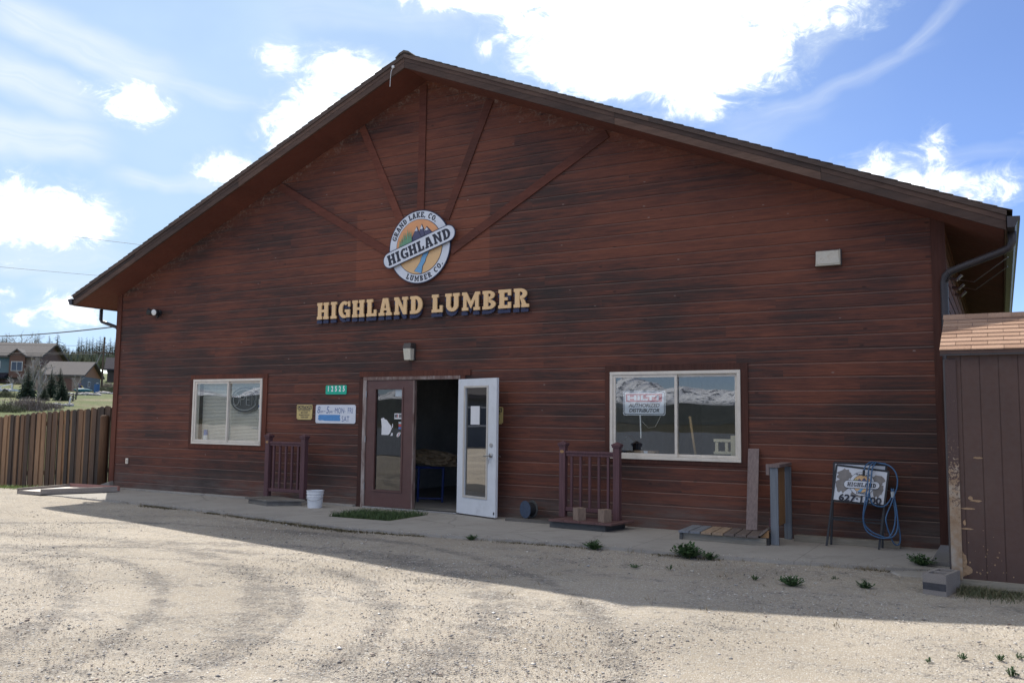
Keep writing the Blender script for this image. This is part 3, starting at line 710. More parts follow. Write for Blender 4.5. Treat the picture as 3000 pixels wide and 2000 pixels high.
# ---- doorway
dt = MB(); dt.box(6.325, 6.414, -.022, .006, -.02, 2.115); dt.box(6.325, 8.515, -.024, .006, 2.135, 2.225); dt.box(8.33, 8.42, -.022, .006, -.02, 2.133)
dt.build('door_trim', M_TRIM, store, bevel=.003)
dframe = bx('door_frame', M_OLDJAMB, store, 6.416, 6.482, -.030, .12, -.01, 2.08)
bx('door_jamb', M_OLDJAMB, dframe, 8.318, 8.328, -.030, .12, -.01, 2.08)
bx('door_head', M_OLDJAMB, dframe, 6.416, 8.328, -.028, .12, 2.08, 2.134)
bx('threshold', M_METAL, dframe, 6.48, 8.32, -.06, .12, -.004, .018, bevel=.004)
bd = MB()
LX0, LX1, LZ0, LZ1, ty0, ty1 = 6.487, 7.428, .022, 2.072, -.012, .033
gx0, gx1, gz0, gz1 = 6.672, 7.212, .292, 1.930
bd.box(LX0, gx0, ty0, ty1, LZ0, LZ1); bd.box(gx1, LX1, ty0, ty1, LZ0, LZ1); bd.box(gx0, gx1, ty0, ty1, LZ0, gz0); bd.box(gx0, gx1, ty0, ty1, gz1, LZ1)
bdoor = bd.build('door', M_BDOOR, store); bdoor['label'] = 'closed brown glazed door leaf with torn paper on its glass'
mo = MB(); q = .028
for a in ((gx0 - q, gx1 + q, gz1 - .002, gz1 + q), (gx0 - q, gx1 + q, gz0 - q, gz0 + .002), (gx0 - q, gx0 + .002, gz0 + .002, gz1 - .002), (gx1 - .002, gx1 + q, gz0 + .002, gz1 - .002)): mo.box(a[0], a[1], ty0 - .012, ty0 - .0005, a[2], a[3])
mo.build('glazing_bead', M_BDOOR, bdoor, bevel=.003)
one('pane', M_DGLASS, bdoor, lambda m: m.poly([(gx0, .012, gz0), (gx1, .012, gz0), (gx1, .012, gz1), (gx0, .012, gz1)]))
for z in (1.80, 1.06, .30): one('hinge', M_METAL, bdoor, lambda m: m.cyl((6.485, -.028, z), (6.485, -.028, z + .1), .009, n=8))
bx('astragal', M_OLDJAMB, bdoor, 7.43, 7.455, -.02, .05, .02, 2.072)
tp = MB(); tp.prism([(6.792, 1.183), (6.93, 1.185), (6.965, 1.215), (7.0, 1.293), (6.985, 1.33), (6.93, 1.385), (6.89, 1.43), (6.845, 1.44), (6.835, 1.465), (6.81, 1.462), (6.80, 1.445), (6.775, 1.455), (6.785, 1.40), (6.795, 1.32)], .0065, .0105)
tp.prism([(6.972, 1.17), (7.02, 1.175), (7.02, 1.215), (7.0, 1.22)], .0065, .0105); tp.prism([(7.005, 1.30), (7.022, 1.31), (7.018, 1.37), (7.006, 1.365)], .0065, .0105)
tp.build('torn_paper', M_PAPER, bdoor)
stk = [(7.058, 7.205, 1.812, 1.924, M_STICK), (7.047, 7.197, 1.444, 1.536, M_PAPER), (7.135, 7.205, 1.366, 1.400, M_STICK), (7.135, 7.205, 1.322, 1.360, M_STICKR), (7.135, 7.205, 1.284, 1.316, M_STICKB)]
for a in stk: bx('sticker', a[4], bdoor, a[0], a[1], .0065, .0105, a[2], a[3])
for i in range(8): 
    if i != 4: bx('sticker_mark', (M_STICKR if i in (3,) else M_INK), bdoor, 7.055 + i * .017, 7.067 + i * .017, .0050, .0064, 1.468, 1.522)
one('sticker', M_PAPER, bdoor, lambda m: m.prism([(7.112, 1.152), (7.15, 1.165), (7.182, 1.215), (7.165, 1.236), (7.125, 1.222), (7.098, 1.18)], .0065, .0105))
one('sticker_mark', M_STICKR, bdoor, lambda m: m.prism([(7.118, 1.165), (7.130, 1.165), (7.165, 1.222), (7.152, 1.222)], .0050, .0064))

# the other leaf stands wide open, folded back towards the wall
wdoor = thing('door', '', 'door', (8.318, -.052, 0), R(-18.5)); wdoor.parent = store; del wdoor['label']; del wdoor['category']
DW = .905
wdm = MB()
ax0, ax1, az0, az1 = .175, .690, .30, 1.935
wdm.box(0, ax0, 0, .043, .022, 2.072); wdm.box(ax1, DW, 0, .043, .022, 2.072); wdm.box(ax0, ax1, 0, .043, .022, az0); wdm.box(ax0, ax1, 0, .043, az1, 2.072)
leaf = wdm.build('door_leaf', M_WDOOR, wdoor)
bx('door_back', M_BDOOR, wdoor, .001, DW + .003, .0435, .047, .022, 2.072)
wdoor['label'] = 'white glazed door leaf folded wide open against the wall'
mo = MB(); q = .03
for a in ((ax0 - q, ax1 + q, az1 - .002, az1 + q), (ax0 - q, ax1 + q, az0 - q, az0 + .002), (ax0 - q, ax0 + .002, az0 + .002, az1 - .002), (ax1 - .002, ax1 + q, az0 + .002, az1 - .002)): mo.box(a[0], a[1], -.012, -.0005, a[2], a[3])
mo.build('glazing_bead', M_CREAMSTRIP, wdoor, bevel=.003)
one('pane', M_WGLASS, wdoor, lambda m: m.poly([(ax0, .02, az0), (ax1, .02, az0), (ax1, .02, az1), (ax0, .02, az1)]))
bx('paper_sheet', M_PAPER, wdoor, .295, .505, .012, .0145, 1.375, 1.655)
hd = MB(); hd.cyl((.80, 0, .925), (.80, -.02, .925), .032); hd.tube([(.80, -.02, .925), (.80, -.055, .925), (.72, -.06, .915), (.69, -.05, .91)], .010, 8)
hd.build('handle', M_METAL, wdoor, smooth=True); one('deadbolt', M_METAL, wdoor, lambda m: m.cyl((.80, 0, 1.075), (.80, -.015, 1.075), .03))
one('key_chain', M_METAL, wdoor, lambda m: (m.tube([(.80, -.03, .90), (.79, -.04, .86), (.775, -.03, .80)], .004, 5), m.tube([(.795, -.03, .89), (.80, -.035, .84), (.812, -.03, .815)], .004, 5)))
bx('scuff', M_BLOCKDARK, wdoor, .855, .885, -.0015, 0, .06, .10)
one('back_knob', M_METAL, wdoor, lambda m: m.tube([(.84, .047, .92), (.84, .085, .92), (.90, .095, .91)], .011, 8))

# ---- what is inside, seen through the doorway and the windows
ir = MB(); ir.box(.3, 14.85, 6.2, 6.3, 0, 2.8); ir.box(.3, 14.85, .2, 6.2, 2.78, 2.85); ir.box(5.0, 5.08, .25, 6.2, 0, 2.78); ir.box(10.2, 10.28, .9, 6.2, 0, 2.78)
ir.build('interior_wall', M_DARK, store)
bx('interior_floor', M_IFLOOR, store, .05, 15.1, .02, 6.3, -.03, -.006)

# ================================================================== things fixed to the store
# --- round sign
sg = thing('round_sign', 'round white emblem sign with tilted banner, mountains and river under the sunburst boards', 'sign', (7.512, -.024, 4.240))
def disc_pts(r, n=72, cx=0, cz=0, a0=0, a1=360): return [(cx + r * math.cos(R(a0 + (a1 - a0) * i / n)), cz + r * math.sin(R(a0 + (a1 - a0) * i / n))) for i in range(n if a1 - a0 == 360 else n + 1)]
RO, RI = .607, .458
def edge_and_face(name, pts_o, pts_i, y0, mat_i):
    pass
m = MB(); m.prism(disc_pts(RO), -.020, 0); rim = m.build('rim', M_NAVY, sg)
m = MB(); m.prism(disc_pts(RO - .016), -.023, -.0205); m.build('disc', M_WHITE, sg)
m = MB(); m.prism(disc_pts(RI), -.0255, -.0235); m.build('emblem_outline', M_NAVY, sg)
m = MB(); m.prism(disc_pts(RI - .010, 60), -.028, -.026); em = m.build('emblem_ground', M_SAND, sg)
# upper sky half
m = MB(); m.prism([p for p in disc_pts(RI - .010, 60, a0=14, a1=194)], -.0305, -.0285); m.build('emblem_sky', M_ORANGE, em)
def clipd(x, z, r=RI - .012):
    d = math.hypot(x, z); return (x, z) if d <= r else (x * r / d, z * r / d)
def emb(name, mat, pts, y, out=.0):
    m = MB(); m.prism([clipd(*p) for p in pts], y, y + .0018); return m.build(name, mat, em)
# mountains
emb('emblem_mountain', M_NAVY, [(-.235, -.02), (-.05, .345), (.0, .25), (.05, .375), (.105, .27), (.15, .325), (.36, .12), (.36, .02)], -.0326)
emb('emblem_mountain', M_PURPLE, [(-.220, -.02), (-.052, .325), (-.018, .255), (.05, .14), (.09, .03)], -.0348)
emb('emblem_mountain', M_PURPLE, [(.0, .25), (.05, .352), (.085, .255), (.10, .18), (.05, .16)], -.0348)
emb('emblem_mountain', M_PURPLE, [(.10, .255), (.15, .303), (.345, .115), (.345, .03), (.12, .17)], -.0348)
emb('emblem_mountain', M_PURPLE, [(-.01, -.01), (.06, .14), (.15, .125), (.24, .03)], -.0370)
for (x, z, w, h) in ((-.052, .325, .038, .075), (.05, .352, .038, .08), (.15, .303, .05, .055)):
    emb('snow_cap', M_WHITE, [(x - w, z - h), (x - w * .3, z - h * .75), (x, z - h), (x + w * .3, z - h * .7), (x + w * .8, z - h * .95), (x, z)], -.0392)
for i, (x, z, h) in enumerate(((-.375, -.02, .15), (-.335, .0, .19), (-.295, .02, .23), (-.26, .04, .20), (-.22, .05, .25), (-.185, .06, .21), (-.15, .07, .20))):
    m = MB()
    for t in range(4): 
        zz = z + h * (t * .22); ww = .030 * (1 - t * .2); m.prism([clipd(x - ww, zz), clipd(x + ww, zz), clipd(x, zz + h * .36)], -.0410 - .0004 * t - .002 * i, -.0400 - .0004 * t - .002 * i)
    m.build('emblem_pine', M_PINE, em)
riv = [(.135, .06), (.16, .0), (.15, -.05), (.10, -.12), (.055, -.19), (.04, -.25), (-.02, -.33), (-.08, -.40), (-.11, -.46), (.06, -.46), (.07, -.38), (.075, -.33), (.13, -.25), (.14, -.20), (.18, -.13), (.215, -.05), (.205, .06)]
for k_, (mt, y, g) in enumerate(((M_NAVY, -.0326, .008), (M_RIVER, -.0348, 0))):
    L = riv[:8]; Rr = riv[9:][::-1]
    m = MB()
    for (a, b), (c, d) in zip(zip(L, L[1:]), zip(Rr, Rr[1:])):
        m.prism([clipd(a[0] - g, a[1]), clipd(b[0] - g, b[1]), clipd(d[0] + g, d[1]), clipd(c[0] + g, c[1])], y, y + .0018)
    m.build('emblem_river', mt, em)
# banner
BA = math.atan2(.4, 1.31)
def rot2(p, a=BA, o=(.017, -.015)): return (p[0] * math.cos(a) - p[1] * math.sin(a) + o[0], p[0] * math.sin(a) + p[1] * math.cos(a) + o[1])
def stadium(hl, hw): return [rot2((hl - hw + hw * math.cos(R(t)), hw * math.sin(R(t)))) for t in range(-90, 91, 12)] + [rot2((-(hl - hw) + hw * math.cos(R(t)), hw * math.sin(R(t)))) for t in range(90, 271, 12)]
m = MB(); m.prism(stadium(.735, .138), -.066, -.058); bn = m.build('banner_rim', M_NAVY, sg)
m = MB(); m.prism(stadium(.720, .124), -.070, -.0665); m.build('banner', M_WHITE, bn)
def glyph_line(name, s_, h, mat, parent, place, y0, y1, gap=.10, sx=1.0):
    W_ = glyph_width(s_, gap) * h * sx; x = -W_ / 2; objs = []
    for ch in s_:
        w, polys = GLYPH[ch]
        if polys:
            m = MB()
            for p in polys: m.prism([place(x + a * h * sx, b * h, x + w * h * sx / 2) for a, b in p], y0, y1, .5)
            objs.append(m.build(name, mat, parent))
        x += (w + gap) * h * sx
    return objs
glyph_line('letter', 'HIGHLAND', .175, M_INK, bn, lambda x, z, c: rot2((x, z - .0875)), -.0735, -.0705, sx=1.15)
def arc_place(r, mid, sgn):
    def f(x, z, c):
        t = R(mid) - sgn * c / r; lx = x - c
        ux, uz = math.cos(t), math.sin(t)                # outward
        tx, tz = (sgn * uz, -sgn * ux)
        zz = z - .042
        return (ux * (r + sgn * zz) + tx * lx, uz * (r + sgn * zz) + tz * lx)
    return f
glyph_line('letter', 'GRAND LAKE, CO.', .090, M_INK, sg, arc_place(.525, 108, 1), -.0255, -.0232, gap=.16)
glyph_line('letter', 'LUMBER CO.', .090, M_INK, sg, arc_place(.525, 285, -1), -.0255, -.0232, gap=.22)

# --- big wall lettering: gold letters standing on navy block shadows
let = thing('wall_lettering', 'gold slab-serif wall letters with navy block shadows spelling the store name', 'lettering', (5.405, -.03, 3.140))
def word(s_, x_start, x_end, h):
    W_ = glyph_width(s_, .15); sx = (x_end - x_start) / W_; x = x_start
    for ch in s_:
        w, polys = GLYPH[ch]; m = MB()
        for p in polys: m.prism([(x + a * sx, b * h) for a, b in p], -.055, -.030, .5)
        o = m.build('letter', M_GOLD, let)
        m = MB()
        for p in polys: m.prism([(x - .026 + a * sx, b * h - .066) for a, b in p], -.020, .008, .5)
        m.build('block_shadow', M_NAVYSIDE, o)
        x += (w + .15) * sx
word('HIGHLAND', .0, 2.215, .288); word('LUMBER', 2.40, 4.16, .288)

# --- number, hours and caution signs
def rrect(w, h, r, n=5):
    out = []
    for cx, cz, a in ((w / 2 - r, h / 2 - r, 0), (-w / 2 + r, h / 2 - r, 90), (-w / 2 + r, -h / 2 + r, 180), (w / 2 - r, -h / 2 + r, 270)):
        for i in range(n + 1): out.append((cx + r * math.cos(R(a + 90 * i / n)), cz + r * math.sin(R(a + 90 * i / n))))
    return out
ad = thing('number_sign', 'small green street number plate reading 12525 left of the door', 'sign', (5.815, -.004, 1.927))
m = MB(); m.prism(rrect(.460, .155, .02), -.006, .0); m.build('plate', M_GREEN, ad)
for i, ch in enumerate('12525'): text('digit', ch, .125, M_BRIGHT, ad, -.168 + i * .0845, -.0075, .014, bold=.03, sx=.78)
hs = thing('hours_sign', 'white opening hours board in blue pen with a strip of blue tape', 'sign', (5.816, -.004, 1.516))
m = MB(); m.prism(rrect(.876, .314, .035), -.008, .0); m.build('board', M_WHITE, hs)
for body, size, wx, wz, sx_, sh_r in (('8', .17, -.375, .065, .8, .2), ('am', .075, -.30, .045, .8, .2), ('-', .11, -.232, .055, 1, 0), ('5', .17, -.175, .065, .8, .2), ('pm', .075, -.100, .042, .8, .2), ('MON', .135, .092, .055, .66, 0), ('-', .09, .212, .055, .9, 0), ('FRI', .135, .325, .055, .66, 0), ('SAT', .135, .225, -.085, .72, 0)):
    text('writing', body, size, M_PENBLUE, hs, wx, -.0095, wz, bold=0.0, sx=sx_, shear=sh_r)
bx('writing', M_PENBLUE, hs, -.034, -.022, -.0095, -.0082, .05, .062)
m = MB(); m.prism([(-.38, -.03), (-.345, -.012), (.105, -.012), (.110, -.03), (.10, -.05), (.115, -.10), (.105, -.117), (-.23, -.115), (-.28, -.105), (-.35, -.110), (-.385, -.085), (-.37, -.06)], -.0098, -.0082); m.build('tape', M_TAPE, hs)
text('writing', 'closed', .05, M_PENBLUE, hs, -.12, -.0106, -.09, shear=.4, sx=1.6) if False else None
def caution(x, z, label):
    c = thing('caution_sign', label, 'sign', (x, -.004, z), 0, 'yellow caution signs by the door')
    m = MB(); w, h = .176, .130
    m.prism([(-w + .02, -h), (w - .02, -h), (w - .02, -h + .016), (w, -h + .02), (w + .003, h - .03), (w, h - .012), (w - .012, h), (-w + .012, h), (-w, h - .012), (-w - .003, h - .03), (-w, -h + .02), (-w + .02, -h + .016)], -.006, 0); m.build('plate', M_YELLOW, c)
    bx('header', M_INK, c, -.16, .16, -.0075, -.0062, .052, .116)
    text('writing', 'CAUTION', .072, M_YELLOW, c, 0, -.009, .084, bold=.025, sx=.92)
    for i, s_ in enumerate(('ICY CONDITIONS', 'MAY EXIST', 'PLEASE WATCH', 'YOUR STEP')): text('writing', s_, .037, M_INK, c, 0, -.0075, .030 - i * .040, bold=.02, sx=.9)
    return c
caution(5.120, 1.545, 'yellow caution sign with black header left of the hours board')
caution(8.922, 1.515, 'yellow caution sign partly seen through the open white door glass')

# --- lamps
fl = thing('floodlight', 'black twin floodlight with one white lamp face under the left eave', 'lamp', (1.245, -.004, 3.475))
one('mount', M_BLACK, fl, lambda m: (m.cyl((.02, .0, 0), (.02, -.03, 0), .055, n=14), m.tube([(.02, -.03, 0), (-.07, -.08, .0)], .014, 8), m.tube([(.02, -.03, 0), (.05, -.08, .0)], .014, 8)), smooth=False)
h1 = one('lamp_head', M_BLACK, fl, lambda m: m.tube([(.055, -.07, .0), (.06, -.10, .0), (.075, -.19, -.015)], [.03, .055, .066], 16), smooth=True)
one('lamp_face', M_LAMPW, h1, lambda m: m.tube([(.0755, -.191, -.0151), (.0765, -.197, -.016)], [.060, .052], 18), smooth=True)
one('lamp_head', M_BLACK, fl, lambda m: m.tube([(-.07, -.075, .0), (-.09, -.09, .0), (-.17, -.14, .02)], [.03, .05, .066], 16), smooth=True)
one('motion_sensor', M_BLACK, fl, lambda m: m.tube([(.02, -.03, -.02), (.02, -.05, -.075), (.015, -.075, -.10)], [.018, .03, .022], 10), smooth=True)
dl = thing('door_lamp', 'small bronze wall lamp with cream glass above the doorway', 'lamp', (7.372, -.004, 2.523))
one('housing', M_BRONZE, dl, lambda m: (m.box(-.075, .085, -.035, .0, -.13, .14), m.hexa([(-.078, -.15, .06), (.082, -.15, .06), (.088, -.036, .06), (-.084, -.036, .06), (-.066, -.12, .145), (.07, -.12, .145), (.088, -.036, .145), (-.084, -.036, .145)])), bevel=.006)
one('lens', M_LENS, dl, lambda m: m.hexa([(-.062, -.115, -.13), (.066, -.115, -.13), (.072, -.036, -.135), (-.068, -.036, -.135), (-.07, -.142, .058), (.074, -.142, .058), (.078, -.036, .058), (-.074, -.036, .058)]), bevel=.006)
wp = thing('wall_pack_lamp', 'square cream-lensed wall lamp high on the right of the facade', 'lamp', (13.842, -.004, 3.537))
bx('housing', M_BRONZE, wp, -.158, .158, -.03, 0, -.105, .105, bevel=.006)
one('lens', paint('aged_lens', (.56, .52, .43), .35, .10, 6, dirt=(.38, .29, .18), dirt_amt=.55), wp, lambda m: m.hexa([(-.145, -.10, -.085), (.140, -.10, -.085), (.148, -.0305, -.098), (-.152, -.0305, -.098), (-.140, -.085, .085), (.135, -.085, .085), (.148, -.0305, .098), (-.152, -.0305, .098)]), bevel=.008)
one('lens_rim', M_LENS, wp, lambda m: (m.box(-.150, .146, -.099, -.032, -.100, -.090), m.box(.1425, .1495, -.095, -.032, -.089, .09)))
ob = thing('outlet_box', 'small white outdoor outlet cover low on the wall near the left corner', 'outlet', (.50, -.004, .555))
bx('cover', M_VINYL, ob, -.035, .035, -.02, 0, -.055, .055, bevel=.006); bx('socket', M_BLACK, ob, .008, .022, -.0215, -.0202, -.03, .03)

# ================================================================== in the windows
ns = thing('neon_sign', 'unlit oval neon OPEN sign hanging inside the left window', 'sign', (3.575, .095, 1.765))
def ellipse(rx, rz, n=40): return [(rx * math.cos(2 * PI * i / n), rz * math.sin(2 * PI * i / n)) for i in range(n)]
m = MB(); m.prism(ellipse(.37, .235), .0, .018); m.build('backing', M_NEONB, ns)
for a0, a1 in ((22, 158), (202, 338)):
    one('neon_tube', M_NEONT, ns, lambda m: m.tube([(.315 * math.cos(R(t)), -.012, .19 * math.sin(R(t))) for t in range(a0, a1 + 1, 6)], .008, 6), smooth=True)
def stroke(pts): one('neon_letter', M_NEONT, ns, lambda m: m.tube([(x, -.012, z) for x, z in pts], .0065, 6), smooth=True)
stroke([(-.215 + .075 * math.cos(R(t)), .0 + .10 * math.sin(R(t))) for t in range(0, 361, 20)])
stroke([(-.10, -.10), (-.10, .10), (-.04, .10), (.0, .08), (.005, .04), (-.02, .01), (-.09, .005)])
stroke([(.14, .10), (.045, .10), (.045, -.10), (.14, -.10)]); stroke([(.05, .0), (.125, .0)])
stroke([(.18, -.10), (.18, .10), (.285, -.10), (.285, .10)])
sk = thing('window_sticker', 'small white, yellow and blue sticker inside the left window pane', 'sticker', (4.03, .030, 1.68))
bx('face', M_PAPER, sk, -.045, .03, 0, .002, -.095, .095); bx('yellow_patch', M_YELLOW, sk, .0, .03, -.0015, -.0003, .03, .09); bx('blue_patch', M_STICKB, sk, -.045, .03, -.0015, -.0003, -.055, -.01)
kn = thing('window_trinket', 'small blue and white bottle standing on the left window sill', 'bottle', (2.56, .11, 1.0))
one('body', M_STICKB, kn, lambda m: m.cyl((0, 0, .10), (0, 0, .20), .04, .035)); one('base', M_PAPER, kn, lambda m: m.cyl((0, 0, 0), (0, 0, .099), .05, .045))

dsn = thing('dealer_sign', 'white rounded dealer sign with red bar standing inside the right window', 'sign', (11.335, .05, 1.708))
m = MB(); m.prism(rrect(.625, .345, .03), .0, .008); m.build('board', M_WHITE, dsn)
m = MB()
o_, i_ = rrect(.605, .325, .028), rrect(.585, .305, .024)
for a in range(len(o_)):
    b = (a + 1) % len(o_); m.poly([(o_[a][0], -.0015, o_[a][1]), (o_[b][0], -.0015, o_[b][1]), (i_[b][0], -.0015, i_[b][1]), (i_[a][0], -.0015, i_[a][1])])
m.build('border_line', M_INK, dsn)
bx('red_bar', M_RED, dsn, -.27, .265, -.0025, -.0003, .015, .128)
lw_ = MB(); X = -.245; T_ = .022
def blk(a, b, c, d): lw_.box(X + a, X + b, -.0042, -.0027, .035 + c, .035 + d)
blk(0, .035, 0, .072); blk(.035, .10, .026, .046); blk(.10, .135, 0, .072)                           # H
blk(.15, .185, 0, .072)                                                                              # I
blk(.20, .235, 0, .072); blk(.235, .30, 0, .022)                                                     # L
blk(.275, .415, .05, .072); blk(.327, .362, 0, .05)                                                  # T
blk(.43, .465, 0, .072)                                                                              # I
lw_.build('sign_letter', M_WHITE, dsn)
text('writing', 'AUTHORIZED', .072, M_INK, dsn, 0, -.0015, -.035, bold=.03, shear=.2); text('writing', 'DISTRIBUTOR', .072, M_INK, dsn, 0, -.0015, -.106, bold=.03, shear=.2)
one('stand_rod', M_LAMPW, dsn, lambda m: m.tube([(-.06, .01, -.172), (-.05, .01, -.49)], .010, 6)); one('wire', M_METAL, dsn, lambda m: m.tube([(-.03, .012, -.26), (.06, .012, -.345), (.16, .012, -.33), (.24, .012, -.18)], .006, 5))
bs = thing('broom_handle', 'pale wooden stick leaning inside the right window', 'stick', (12.02, .25, .90))
one('shaft', M_HANDLE, bs, lambda m: m.tube([(0, 0, 0), (-.085, -.02, .63)], .018, 10), smooth=True)
cs = thing('cream_rail_sample', 'cream baluster rail sample with post in the right window corner', 'railing', (12.26, .22, .93))
bx('post', M_CREAM, cs, .24, .34, 0, .1, 0, .345, bevel=.006); bx('rail', M_CREAM, cs, .0, .239, .02, .08, .255, .295, bevel=.004); bx('rail', M_CREAM, cs, .0, .239, .02, .08, .09, .13, bevel=.004)
for x in (.02, .155): bx('baluster', M_CREAM, cs, x, x + .04, .03, .07, .131, .254)
cb = thing('cardboard_box', 'low cardboard box on the sill behind the right railing', 'box', (11.18, .18, .925)); bx('carton', M_CARD, cb, -.16, .26, 0, .2, .0, .115, bevel=.004)
one('flap', M_PAPER, cb, lambda m: m.prism([(.10, .115), (.16, .115), (.15, .03), (.125, .0)], -.004, -.001))
bh = thing('black_birdhouse', 'small black peaked birdhouse beside the cardboard box', 'birdhouse', (11.06, .14, 1.04))
one('body', M_BLACK, bh, lambda m: m.prism([(-.075, 0), (.075, 0), (.075, .12), (0, .19), (-.075, .12)], 0, .12)); one('roof', M_BLACK, bh, lambda m: (m.prism([(0, .192), (.10, .10), (.10, .12), (0, .215)], -.02, .14), m.prism([(0, .192), (-.10, .10), (-.10, .12), (0, .215)], -.02, .14)))
# doorway contents
st = thing('blue_stand', 'blue tubular metal stand in the dark doorway', 'stand', (6.66, 1.25, 0))
for (x, y) in ((0, 0), (.42, .15)): one('leg', M_BLUEST, st, lambda m: m.tube([(x, y, .0), (x + .02, y, .60)], .022, 8))
one('frame', M_BLUEST, st, lambda m: (m.tube([(-.1, 0, .60), (.18, .0, .60), (.46, .15, .60)], .022, 8), m.tube([(0, .0, .06), (.44, .15, .06)], .018, 8)))
tr_ = thing('tarp_roll', 'rumpled tan tarp bundle lying on the blue stand', 'tarp', (6.55, 1.3, .63))
bmt = bmesh.new(); bmesh.ops.create_icosphere(bmt, subdivisions=4, radius=1); qt = random.Random(3)
from mathutils import noise as mnoise
for v in bmt.verts:
    c = v.co.copy(); f = abs(mnoise.noise(Vector((c.x * 2.2, c.y * 3, c.z * 3)))) * .55 + mnoise.noise(c * 6) * .10
    sq = 1 / max(abs(c.x) ** 3 + abs(c.y) ** 3 + abs(c.z) ** 3, .2) ** (1 / 3)
    v.co = Vector((c.x * sq * .46, c.y * .22 * sq, c.z * .14 * sq)) * (1.05 - f); v.co += Vector((.40, .05, .13)); v.co.z = max(v.co.z - .05 * c.x, 0.0)
met = bpy.data.meshes.new('bundle'); bmt.to_mesh(met); bmt.free(); met.materials.append(M_TARP); obt = bpy.data.objects.new('bundle', met); COL.objects.link(obt); obt.parent = tr_
sh_ = thing('wall_shelf', 'dim shelf with small goods deep in the doorway', 'shelf', (6.0, 5.7, 1.2))
one('board', M_GREYWOOD, sh_, lambda m: (m.box(-1.2, .9, 0, .35, 0, .03), m.box(-1.2, .9, 0, .35, .55, .58)))
gd = MB()
for i in range(9): x = -1.1 + i * .21; gd.box(x, x + random.uniform(.08, .17), .05, .25, .031, .031 + random.uniform(.1, .35))
gd.build('packet', M_CARD, sh_)

# ================================================================== in front of the wall
# --- railing displays
def railing(label, x0, x1, y, zb, ht, posth):
    t = thing('railing_display', label, 'railing', (x0, y, 0), 0, 'maroon railing displays against the wall')
    L = x1 - x0; p = .092
    for xx in (0, L - p):
        po = bx('post', M_COMP, t, xx, xx + p, 0, p, zb, zb + posth, bevel=.006)
        c = MB(); a, b = xx - .018, xx + p + .018; z = zb + posth
        c.box(a + .008, b - .008, -.010, p + .010, z, z + .022); c.box(a, b, -.018, p + .018, z + .0225, z + .042)
        c.hexa([(a, -.018, z + .0425), (b, -.018, z + .0425), (b, p + .018, z + .0425), (a, p + .018, z + .0425), ((a + b) / 2 - .002, p / 2 - .002, z + .08), ((a + b) / 2 + .002, p / 2 - .002, z + .08), ((a + b) / 2 + .002, p / 2 + .002, z + .08), ((a + b) / 2 - .002, p / 2 + .002, z + .08)])
        c.build('post_cap', M_COMP, po)
    top, bot = zb + ht, zb + .14
    bx('rail', M_COMP, t, p, L - p, .012, .08, top - .032, top, bevel=.005); bx('rail', M_COMP, t, p, L - p, .024, .068, top - .072, top - .0325, bevel=.004); bx('rail', M_COMP, t, p, L - p, .02, .072, bot - .055, bot, bevel=.005)
    n = 5
    for i in range(n):
        xx = p + (L - 2 * p) * (i + .62) / (n + .24); bx('baluster', M_COMP, t, xx - .017, xx + .017, .029, .063, bot, top - .0725, bevel=.003)
    bg_ = MB(); bg_.prism([(.045 + .032 * math.cos(2 * PI * i / 20), top - .01 + .021 * math.sin(2 * PI * i / 20)) for i in range(20)], -.004, -.0005); bg_.build('maker_badge', M_OCHRE, t)
    return t
rl = railing('maroon railing sample on the weathered grey platform by the left window', 4.545, 5.455, -.34, .10, .935, .995)
rr2 = railing('maroon railing sample on the maroon deck step in front of the right window', 10.25, 11.155, -.42, .115, .915, .975)
# platforms
pl = thing('grey_platform', 'low weathered grey plank platform under the left railing sample', 'platform')
def quad_boards(P, n, z0, z1, mat_list, parent, name, gap=.006):
    a, b, c, d = [Vector((*q, 0)) for q in P]           # a-b front edge, d-c back edge
    for i in range(n):
        t0, t1 = i / n + gap / 2, (i + 1) / n - gap / 2
        f0, f1, k0, k1 = a.lerp(b, t0), a.lerp(b, t1), d.lerp(c, t0), d.lerp(c, t1)
        m = MB(); m.hexa([(f0.x, f0.y, z0), (f1.x, f1.y, z0), (k1.x, k1.y, z0), (k0.x, k0.y, z0), (f0.x, f0.y, z1), (f1.x, f1.y, z1), (k1.x, k1.y, z1), (k0.x, k0.y, z1)])
        m.build(name, mat_list[i % len(mat_list)], parent, bevel=.003)
quad_boards([(4.44, -.66), (5.14, -.87), (5.60, -.44), (4.69, -.20)], 5, .072, .10, [M_GREYWOOD], pl, 'plank')
one('base', M_GREYWOOD, pl, lambda m: m.hexa([(4.53, -.66, 0), (5.11, -.835, 0), (5.52, -.45, 0), (4.73, -.24, 0), (4.53, -.66, .07), (5.11, -.835, .07), (5.52, -.45, .07), (4.73, -.24, .07)]))
dk = thing('maroon_deck_step', 'low maroon composite deck step on a dark timber base', 'step')
quad_boards([(10.26, -.76), (11.20, -.80), (11.30, -.22), (10.40, -.20)], 4, .087, .115, [M_COMPD], dk, 'deck_board')
one('base', M_DARKWOOD, dk, lambda m: m.hexa([(10.25, -.70, 0), (11.09, -.74, 0), (11.16, -.22, 0), (10.36, -.22, 0), (10.25, -.70, .085), (11.09, -.74, .085), (11.16, -.22, .085), (10.36, -.22, .085)]))
for x, y, rz, lab in ((10.66, -.62, R(-35), 'square tan post offcut on the maroon step, the one nearer the door'), (11.035, -.63, R(-30), 'square tan post offcut on the maroon step, the one below the right post')):
    tag(one('post_offcut', M_BLOCKWOOD, None, lambda m: m.box(-.065, .065, -.065, .065, 0, .165), bevel=.003, loc=(x, y, .1155)), lab, 'offcut', 'post offcuts on the maroon step').rotation_euler = (0, 0, rz)
